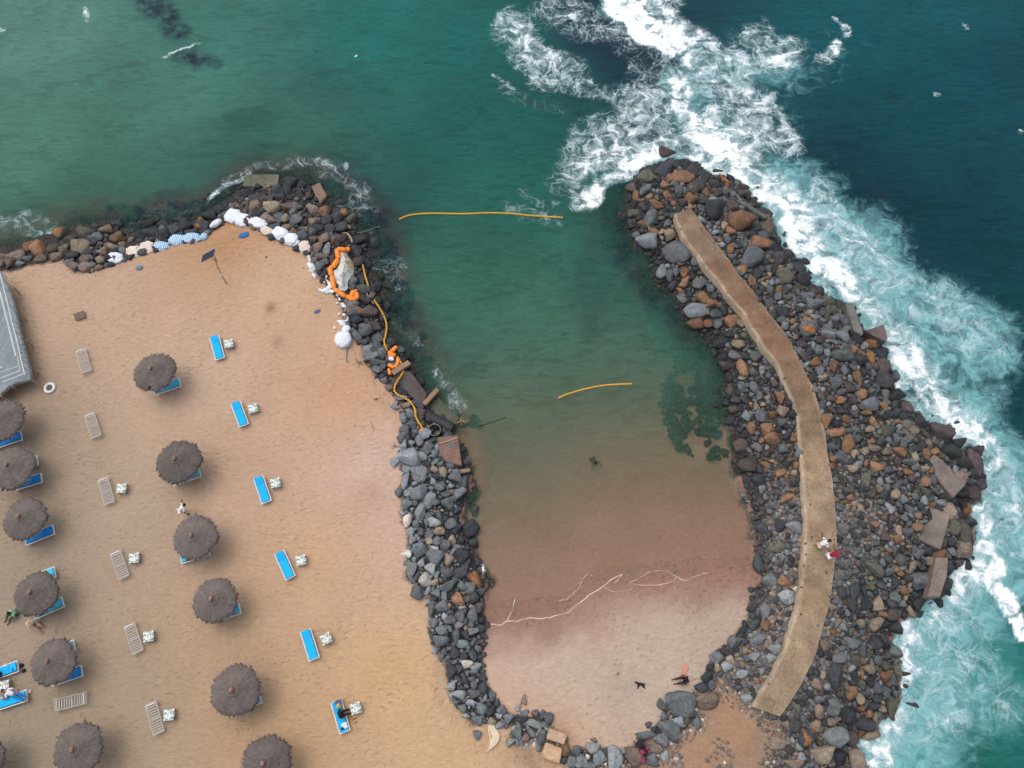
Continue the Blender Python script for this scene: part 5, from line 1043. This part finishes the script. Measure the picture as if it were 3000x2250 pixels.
# cloth strip, bottom of the bay
q = [PW('l', x, y, 0) for x, y in [(395,1260),(385,1330),(410,1400),(400,1470),(350,1530)]]; bm = bmesh.new(); qq = spline(q, 6); o_ = qq[0].copy()
pv = None
for i, p in enumerate(qq):
    s = i/(len(qq)-1); w = .06+.26*math.sin(math.pi*s)**1.3; z = H1(p.x, p.y)+.06
    vs = [bm.verts.new((p.x-o_.x+u*w, p.y-o_.y+.15*u*w, z+.05*math.cos(u*9+s*6))) for u in (-1,-.6,-.2,.2,.6,1)]
    if pv: [bm.faces.new((pv[k], pv[k+1], vs[k+1], vs[k])) for k in range(5)]
    pv = vs
o = bmobj('cloth_strip', bm, M_('cloth_cream', (214,196,168), .85, .12, 4), smooth=True); o.location = (o_.x, o_.y, 0)
md = o.modifiers.new('thick', 'SOLIDIFY'); md.thickness = .02; tag(o, 'long cream cloth strip lying on the sand at the lower end of the left bank', 'cloth')
# reddish rock ends seen in the surf are boulders; posts done.
# ---------------------------------------------------------------- people
def skin_mesh(name, verts, edges, rad, mat, parent, subs=1, root=0):
    me = bpy.data.meshes.new(name); me.from_pydata([tuple(v) for v in verts], edges, []); o = bpy.data.objects.new(name, me); COL.objects.link(o)
    md = o.modifiers.new('s', 'SKIN'); md.use_smooth_shade = True
    for i, sv in enumerate(me.skin_vertices[0].data):
        r = rad[i]; sv.radius = r if isinstance(r, tuple) else (r, r); sv.use_root = (i == root)
    m2 = o.modifiers.new('d', 'SUBSURF'); m2.levels = subs; m2.render_levels = subs
    dg = bpy.context.evaluated_depsgraph_get(); ev = o.evaluated_get(dg); new = bpy.data.meshes.new_from_object(ev); o.modifiers.clear()
    o.data = new; bpy.data.meshes.remove(me); new.name = name; new.materials.clear(); new.materials.append(mat)
    new.polygons.foreach_set('use_smooth', [True]*len(new.polygons)); o.parent = parent; return o
POSES = {
 'stand': dict(pel=(0,0,.95), chest=(0,.02,1.28), neck=(0,.03,1.47), head=(0,.06,1.62), kneeL=(-.12,.04,.50), footL=(-.13,-.02,.06), kneeR=(.12,.08,.50), footR=(.13,.1,.06), elL=(-.28,.0,1.14), haL=(-.30,.14,.92), elR=(.28,.0,1.14), haR=(.30,.14,.92)),
 'bend': dict(pel=(0,-.08,.93), chest=(0,.16,1.22), neck=(0,.30,1.34), head=(0,.43,1.42), kneeL=(-.12,.02,.50), footL=(-.15,-.05,.06), kneeR=(.12,.08,.50), footR=(.15,.05,.06), elL=(-.38,.22,1.18), haL=(-.55,.34,1.08), elR=(.38,.2,1.18), haR=(.56,.3,1.05)),
 'sit': dict(pel=(0,0,.14), chest=(0,.04,.46), neck=(0,.08,.65), head=(0,.13,.80), kneeL=(-.16,.40,.34), footL=(-.14,.72,.06), kneeR=(.16,.42,.34), footR=(.14,.76,.06), elL=(-.30,.14,.38), haL=(-.22,.38,.36), elR=(.30,.14,.38), haR=(.22,.38,.36)),
 'seat': dict(pel=(0,0,.56), chest=(0,.03,.88), neck=(0,.06,1.06), head=(0,.11,1.21), kneeL=(-.12,.42,.52), footL=(-.13,.50,.06), kneeR=(.12,.44,.52), footR=(.13,.52,.06), elL=(-.27,.12,.80), haL=(-.16,.36,.64), elR=(.27,.12,.80), haR=(.16,.36,.64)),
 'lie': dict(pel=(0,0,.55), chest=(0,-.34,.60), neck=(0,-.54,.68), head=(0,-.68,.74), kneeL=(-.10,.42,.62), footL=(-.10,.86,.50), kneeR=(.10,.42,.55), footR=(.11,.88,.50), elL=(-.30,-.18,.52), haL=(-.20,.08,.60), elR=(.34,-.26,.60), haR=(.46,-.48,.72)),
 'swim': dict(pel=(0,-.34,-.42), chest=(0,-.08,-.18), neck=(0,.04,-.02), head=(0,.10,.12), kneeL=(-.14,-.60,-.62), footL=(-.22,-.9,-.7), kneeR=(.14,-.60,-.62), footR=(.24,-.9,-.7), elL=(-.28,.14,-.08), haL=(-.34,.36,-.02), elR=(.28,.14,-.08), haR=(.36,.34,-.02)),
}
def person(c, z, rz, pose, skin, top, bottom, lb, hair='hair', sc=1.0, skirt=False, hat=None):
    p = {k: Vector(v) for k, v in POSES[pose].items()}; e_ = empty('person', (c[0], c[1], z), rz); e_.scale = (sc,)*3
    sh = .19; side = Vector((1,0,0)); shl = p['chest'].lerp(p['neck'], .62)
    vs = [p['pel'], p['pel'].lerp(p['chest'], .5), p['chest'], p['neck'], p['neck'].lerp(p['head'], .45), p['head'], p['head']+(p['head']-p['neck']).normalized()*.09]
    ra = [(.14,.10),(.12,.09),(.15,.10),.055,.05,.085,.06]; es = [(0,1),(1,2),(2,3),(3,4),(4,5),(5,6)]
    def add(v, r, par): vs.append(Vector(v)); ra.append(r); es.append((par, len(vs)-1)); return len(vs)-1
    fwd = (p['head']-p['neck']).cross(side); fwd = -fwd.normalized() if fwd.length > 0 else Vector((0,1,0))
    if pose != 'lie' and fwd.y < 0: fwd = -fwd
    if pose == 'lie' and fwd.z < 0: fwd = -fwd
    add(p['head']+fwd*.10-(p['head']-p['neck']).normalized()*.01, .016, 5)         # nose
    for s, E, Ha, K, Fo in ((-1,'elL','haL','kneeL','footL'),(1,'elR','haR','kneeR','footR')):
        a = add(shl+side*s*sh, .055, 2); b = add(p[E], .042, a); w_ = add(p[E].lerp(p[Ha], .92), .028, b); h_ = add(p[Ha], (.038,.022), w_)
        d = (p[Ha]-p[E]).normalized(); n_ = d.cross(Vector((0,0,1))); n_ = n_.normalized() if n_.length > .01 else side; u_ = n_.cross(d)
        for k, (of, ln) in enumerate(((-.028,.075),(-.01,.09),(.01,.085),(.028,.065))):
            f1 = add(p[Ha]+d*.045+n_*of, .0095, h_); f2 = add(p[Ha]+d*(.045+ln*.55)+n_*of*1.15-u_*.008, .0085, f1); add(p[Ha]+d*(.04+ln)+n_*of*1.1-u_*.028, .007, f2)
        t1 = add(p[Ha]-d*.005-n_*s*.045, .011, h_); add(p[Ha]+d*.04-n_*s*.062, .009, t1)
        hp = add(p['pel']+side*s*.10-Vector((0,0,.03)), .085, 0); kn = add(p[K], .055, hp); an_ = add(p[K].lerp(p[Fo], .93), .036, kn)
        fd = Vector((0,1,0)) if pose not in ('lie',) else Vector((0,.3,1)); fd = fd.normalized()
        hl = add(p[Fo]-fd*.04, .038, an_); add(p[Fo]+fd*.17, (.045,.022), hl)
    skin_mesh('body', vs, es, ra, MT[skin], e_, 1)
    if top:
        tv = [p['pel'], p['pel'].lerp(p['chest'], .5), p['chest'], p['chest'].lerp(p['neck'], .7)]; tr_ = [(.165,.125),(.15,.115),(.18,.125),.10]; te = [(0,1),(1,2),(2,3)]
        for s, E in ((-1,'elL'),(1,'elR')):
            tv.append(shl+side*s*sh); tr_.append(.078); te.append((2, len(tv)-1)); tv.append(p[E].lerp(shl+side*s*sh, .12)); tr_.append(.066); te.append((len(tv)-2, len(tv)-1))
        skin_mesh('shirt', tv, te, tr_, MT[top], e_, 1)
    if bottom:
        bv = [p['pel']]; br_ = [(.17,.13)]; be = []
        for s, K, Fo in ((-1,'kneeL','footL'),(1,'kneeR','footR')):
            bv.append(p['pel']+side*s*.10-Vector((0,0,.04))); br_.append(.112); be.append((0, len(bv)-1))
            bv.append(p[K]); br_.append(.10 if skirt else .078); be.append((len(bv)-2, len(bv)-1))
            bv.append(p[K].lerp(p[Fo], .80)); br_.append(.13 if skirt else .06); be.append((len(bv)-2, len(bv)-1))
        skin_mesh('skirt' if skirt else 'trousers', bv, be, br_, MT[bottom], e_, 1)
    hd = p['head']+(p['head']-p['neck']).normalized()*.035-fwd*.022
    bm = bmesh.new(); bmesh.ops.create_icosphere(bm, subdivisions=3, radius=.108, matrix=Matrix.Translation(hd)); bmobj('hair', bm, MT[hair], e_, smooth=True)
    if hat:
        bm = bmesh.new(); bmesh.ops.create_cone(bm, cap_ends=True, segments=24, radius1=.2, radius2=.17, depth=.02, matrix=Matrix.Translation(hd+Vector((0,0,.06)))); bmesh.ops.create_icosphere(bm, subdivisions=2, radius=.11, matrix=Matrix.Translation(hd+Vector((0,0,.08)))); bmobj('hat', bm, MT[hat], e_, smooth=True)
    tag(e_, lb, 'person'); return e_
person(W(545,1503,0), 0, R(-60), 'bend', 'skin_dark', 'cloth_white', 'cloth_white', 'person in white walking on the sand above a parasol, arms out', sc=1.0)
person(W(50,1796,0), 0, R(140), 'sit', 'skin_dark', 'cloth_mint', 'cloth_green', 'person in a mint green top sitting left of a parasol', sc=1.0)
person(W(101,1827,0), 0, R(-120), 'sit', 'skin_tan', 'cloth_white', 'cloth_tan', 'person in a white shirt and tan trousers sitting below a turquoise lounger', hat='cloth_tan')
person(PW('B',330,790,.3), .0, R(90-18+180+90-90), 'lie', 'skin_tan', 'cloth_white', 'cloth_blue', 'person in a white shirt lying on the blue lounger at the left edge', sc=1.0)
person(PW('B',10,400,.3), .0, R(90), 'seat', 'skin_tan', 'cloth_white', 'cloth_dark', 'person cut by the left edge sitting on the lounger with the towel')
person(PW('C',790,1010,.55)+Vector((0,0,0)), 0, R(-70), 'seat', 'skin_dark', 'cloth_dark', 'cloth_dark', 'person in dark clothes sitting across the lowest blue lounger')
person(W(2391,1603,ZP), ZP, R(-70), 'bend', 'skin_dark', 'cloth_white', 'cloth_tan', 'person in a white top stooping on the walkway')
person(W(2420,1634,ZP), ZP, R(-80), 'bend', 'skin_dark', 'cloth_red', 'cloth_white', 'person in a red top and long white skirt leaning over the walkway edge', hair='cloth_red', skirt=True)
c = PW('E',1560,560,-.6); person(c, H1(c.x, c.y), R(100), 'sit', 'skin_dark', None, 'cloth_dark', 'bare-chested person sitting on the bay beach beside a peach towel')
c = W(1887,2200,-.3); person(c, H1(c.x, c.y)+.2, R(40), 'sit', 'skin_dark', 'cloth_pink', 'cloth_dark', 'person in a pink top sitting among the rocks at the bottom of the bay')
c = W(1743,1354,ZW); person(c, ZW, R(200), 'swim', 'skin_dark', None, 'cloth_dark', 'dark-haired swimmer with arms spread in the shallow bay')
# towels, bags, shoes
def cloth(ck, x, y, ax, ay, an, z, mat, name, lb, cat='towel'):
    c = PW(ck, x, y, z); n = 14; V_ = []; 
    for j in range(n):
        for i in range(n):
            u, v = i/(n-1)-.5, j/(n-1)-.5; X_ = u*ax*(1+.12*math.sin(v*9+x)); Y_ = v*ay*(1+.1*math.sin(u*8+y))
            V_.append((X_, Y_, .025+.025*math.sin(u*13+x)*math.cos(v*11)))
    o = mesh_np(name, V_, [(j*n+i, j*n+i+1, (j+1)*n+i+1, (j+1)*n+i) for j in range(n-1) for i in range(n-1)], MT[mat], smooth=True)
    md = o.modifiers.new('t', 'SOLIDIFY'); md.thickness = .02; o.location = (c.x, c.y, z); o.rotation_euler[2] = R(an); tag(o, lb, cat); return o
c = PW('E',1520,340,-.6); cloth('E',1520,340,.42,.9,-8,H1(c.x, c.y)+.01,'cloth_peach','towel','peach towel spread on the bay beach beside the seated person')
cloth('C',960,1460,.36,.34,20,.43,'cloth_white','towel','white towel on the foot of the occupied blue lounger'); cloth('C',700,510,.44,.24,20,.52,'cloth_purple','towel','purple patterned towel on the head of the occupied blue lounger')
cloth('B',120,220,.12,.34,30,.36,'cloth_white','towel','white towel folded over the lounger rail at the left edge'); cloth('B',110,840,.3,.3,20,.46,'cloth_blue','towel','blue cloth on the lounger at the left edge, next to the reclining person')
for (ck, x, y, z, a1, a2, h, mt, nm, lb, cat) in [('C',720,670,.52,.13,.17,.12,'cloth_yellow','bag','yellow and brown bag on the occupied blue lounger','bag'),('C',870,1590,.50,.10,.08,.06,'cloth_dark','bag','small dark pouch at the foot of the occupied blue lounger','bag'),
   ('C',930,340,.05,.06,.05,.04,'cloth_tan','bag','tiny tan pouch on the sand at the head of the occupied lounger','bag'),
   ('A',745,660,.1,.24,.13,.12,'cloth_tan','bag','tan cloth bag on the sand beside the person with the hat','bag'),('B',600,730,.05,.12,.14,.05,'cloth_cream','cloth_bundle','crumpled cream cloth on the sand by the reclining person','cloth'),
   ('B',440,205,.08,.14,.13,.09,'black_thing','shoe','dark shoe on the sand, upper of two by the towel lounger','shoe'),('B',480,310,.08,.14,.12,.09,'black_thing','shoe','dark shoe on the sand, lower of two by the towel lounger','shoe'),
   ('C',1360,1200,.03,.16,.05,.03,'sandal','sandal','brown sandal on the sand nearest the mosaic table','sandal'),('C',1430,1340,.03,.14,.05,.03,'sandal','sandal','brown sandal on the sand farther from the mosaic table','sandal'),
   ('B',262,290,.46,.07,.10,.05,'cloth_dark','bag','small dark pouch on the towel lounger','bag'),('I',820,1000,.1,.22,.28,.15,'cloth_pink','cloth_bundle','faded pink bundle on the big pinkish rock at the bottom of the bay','cloth')]:
    c = PW(ck, x, y, z); zz = z if ck != 'I' else H1(c.x, c.y)+.35
    tag(lumpy(nm, (c.x, c.y, zz), a1, a2, h, .5, mt, int(x) % 97, 3, .15), lb, cat)
# dog lying on its side
c = PW('E', 330, 680, -.5); z = H1(c.x, c.y); e_ = empty('dog', (c.x, c.y, z), R(-8))
V_ = [(.20,.0,.12),(.08,.01,.14),(-.10,.0,.15),(-.20,.03,.13),(-.29,.06,.13),(-.38,.05,.10), (-.12,-.08,.10),(-.14,-.20,.07),(-.14,-.32,.04), (-.07,-.09,.07),(-.09,-.20,.04),(-.11,-.30,.03), (.20,-.06,.10),(.28,-.14,.07),(.33,-.20,.05),(.36,-.28,.03), (.15,-.06,.06),(.22,-.15,.04),(.30,-.24,.03), (.29,.03,.11),(.36,.10,.07)]
E_ = [(0,1),(1,2),(2,3),(3,4),(4,5),(2,6),(6,7),(7,8),(2,9),(9,10),(10,11),(0,12),(12,13),(13,14),(14,15),(0,16),(16,17),(17,18),(0,19),(19,20)]
R_ = [.085,.08,.11,.06,.062,.032, .045,.026,.022,.04,.024,.02, .055,.034,.024,.02,.05,.03,.02, .02,.012]
skin_mesh('body', V_, E_, R_, MT['black_thing'], e_, 1)
for s in (-1, 1):
    bm = bmesh.new(); bmesh.ops.create_cone(bm, cap_ends=True, segments=8, radius1=.03, radius2=.005, depth=.08, matrix=Matrix.Translation((-.27,.11+.0*s,.13+.03*s)) @ Matrix.Rotation(-1.3,4,'X')); bmobj('ear', bm, MT['black_thing'], e_)
tag(e_, 'black dog lying on its side on the bay beach', 'dog')
# ---------------------------------------------------------------- light, sky, camera
wd = bpy.data.worlds.new('World'); S.world = wd; wd.use_nodes = True; nt = wd.node_tree; bgn = nt.nodes['Background']
sky = nt.nodes.new('ShaderNodeTexSky'); sky.sky_type = 'NISHITA'; sky.sun_disc = False
EL, AZ = R(66), R(-55)
sky.sun_elevation = EL; sky.sun_rotation = AZ; sky.air_density = 1.0; sky.dust_density = 4.0; sky.ozone_density = 1.0
hs = nt.nodes.new('ShaderNodeHueSaturation'); hs.inputs['Saturation'].default_value = .55; nt.links.new(sky.outputs[0], hs.inputs['Color']); nt.links.new(hs.outputs[0], bgn.inputs[0]); bgn.inputs[1].default_value = .14
sl = bpy.data.lights.new('sun', 'SUN'); sl.energy = .8; sl.angle = R(75); sl.color = (1.0, .975, .95); so = bpy.data.objects.new('sun', sl); COL.objects.link(so)
dirv = Vector((math.sin(AZ)*math.cos(EL), math.cos(AZ)*math.cos(EL), math.sin(EL))); so.rotation_euler = dirv.to_track_quat('Z', 'Y').to_euler()
cam = bpy.data.cameras.new('camera'); co = bpy.data.objects.new('camera', cam); COL.objects.link(co); S.camera = co
co.location = (0, 0, H); co.rotation_euler = (TH, 0, 0); cam.sensor_fit = 'HORIZONTAL'; cam.angle = 2*math.atan(1500/F); cam.clip_end = 5000; cam.clip_start = .5
S.render.resolution_x = 1024; S.render.resolution_y = 768
S.view_settings.view_transform = 'Standard'; S.view_settings.look = 'None'; S.view_settings.exposure = .22; S.view_settings.gamma = 1
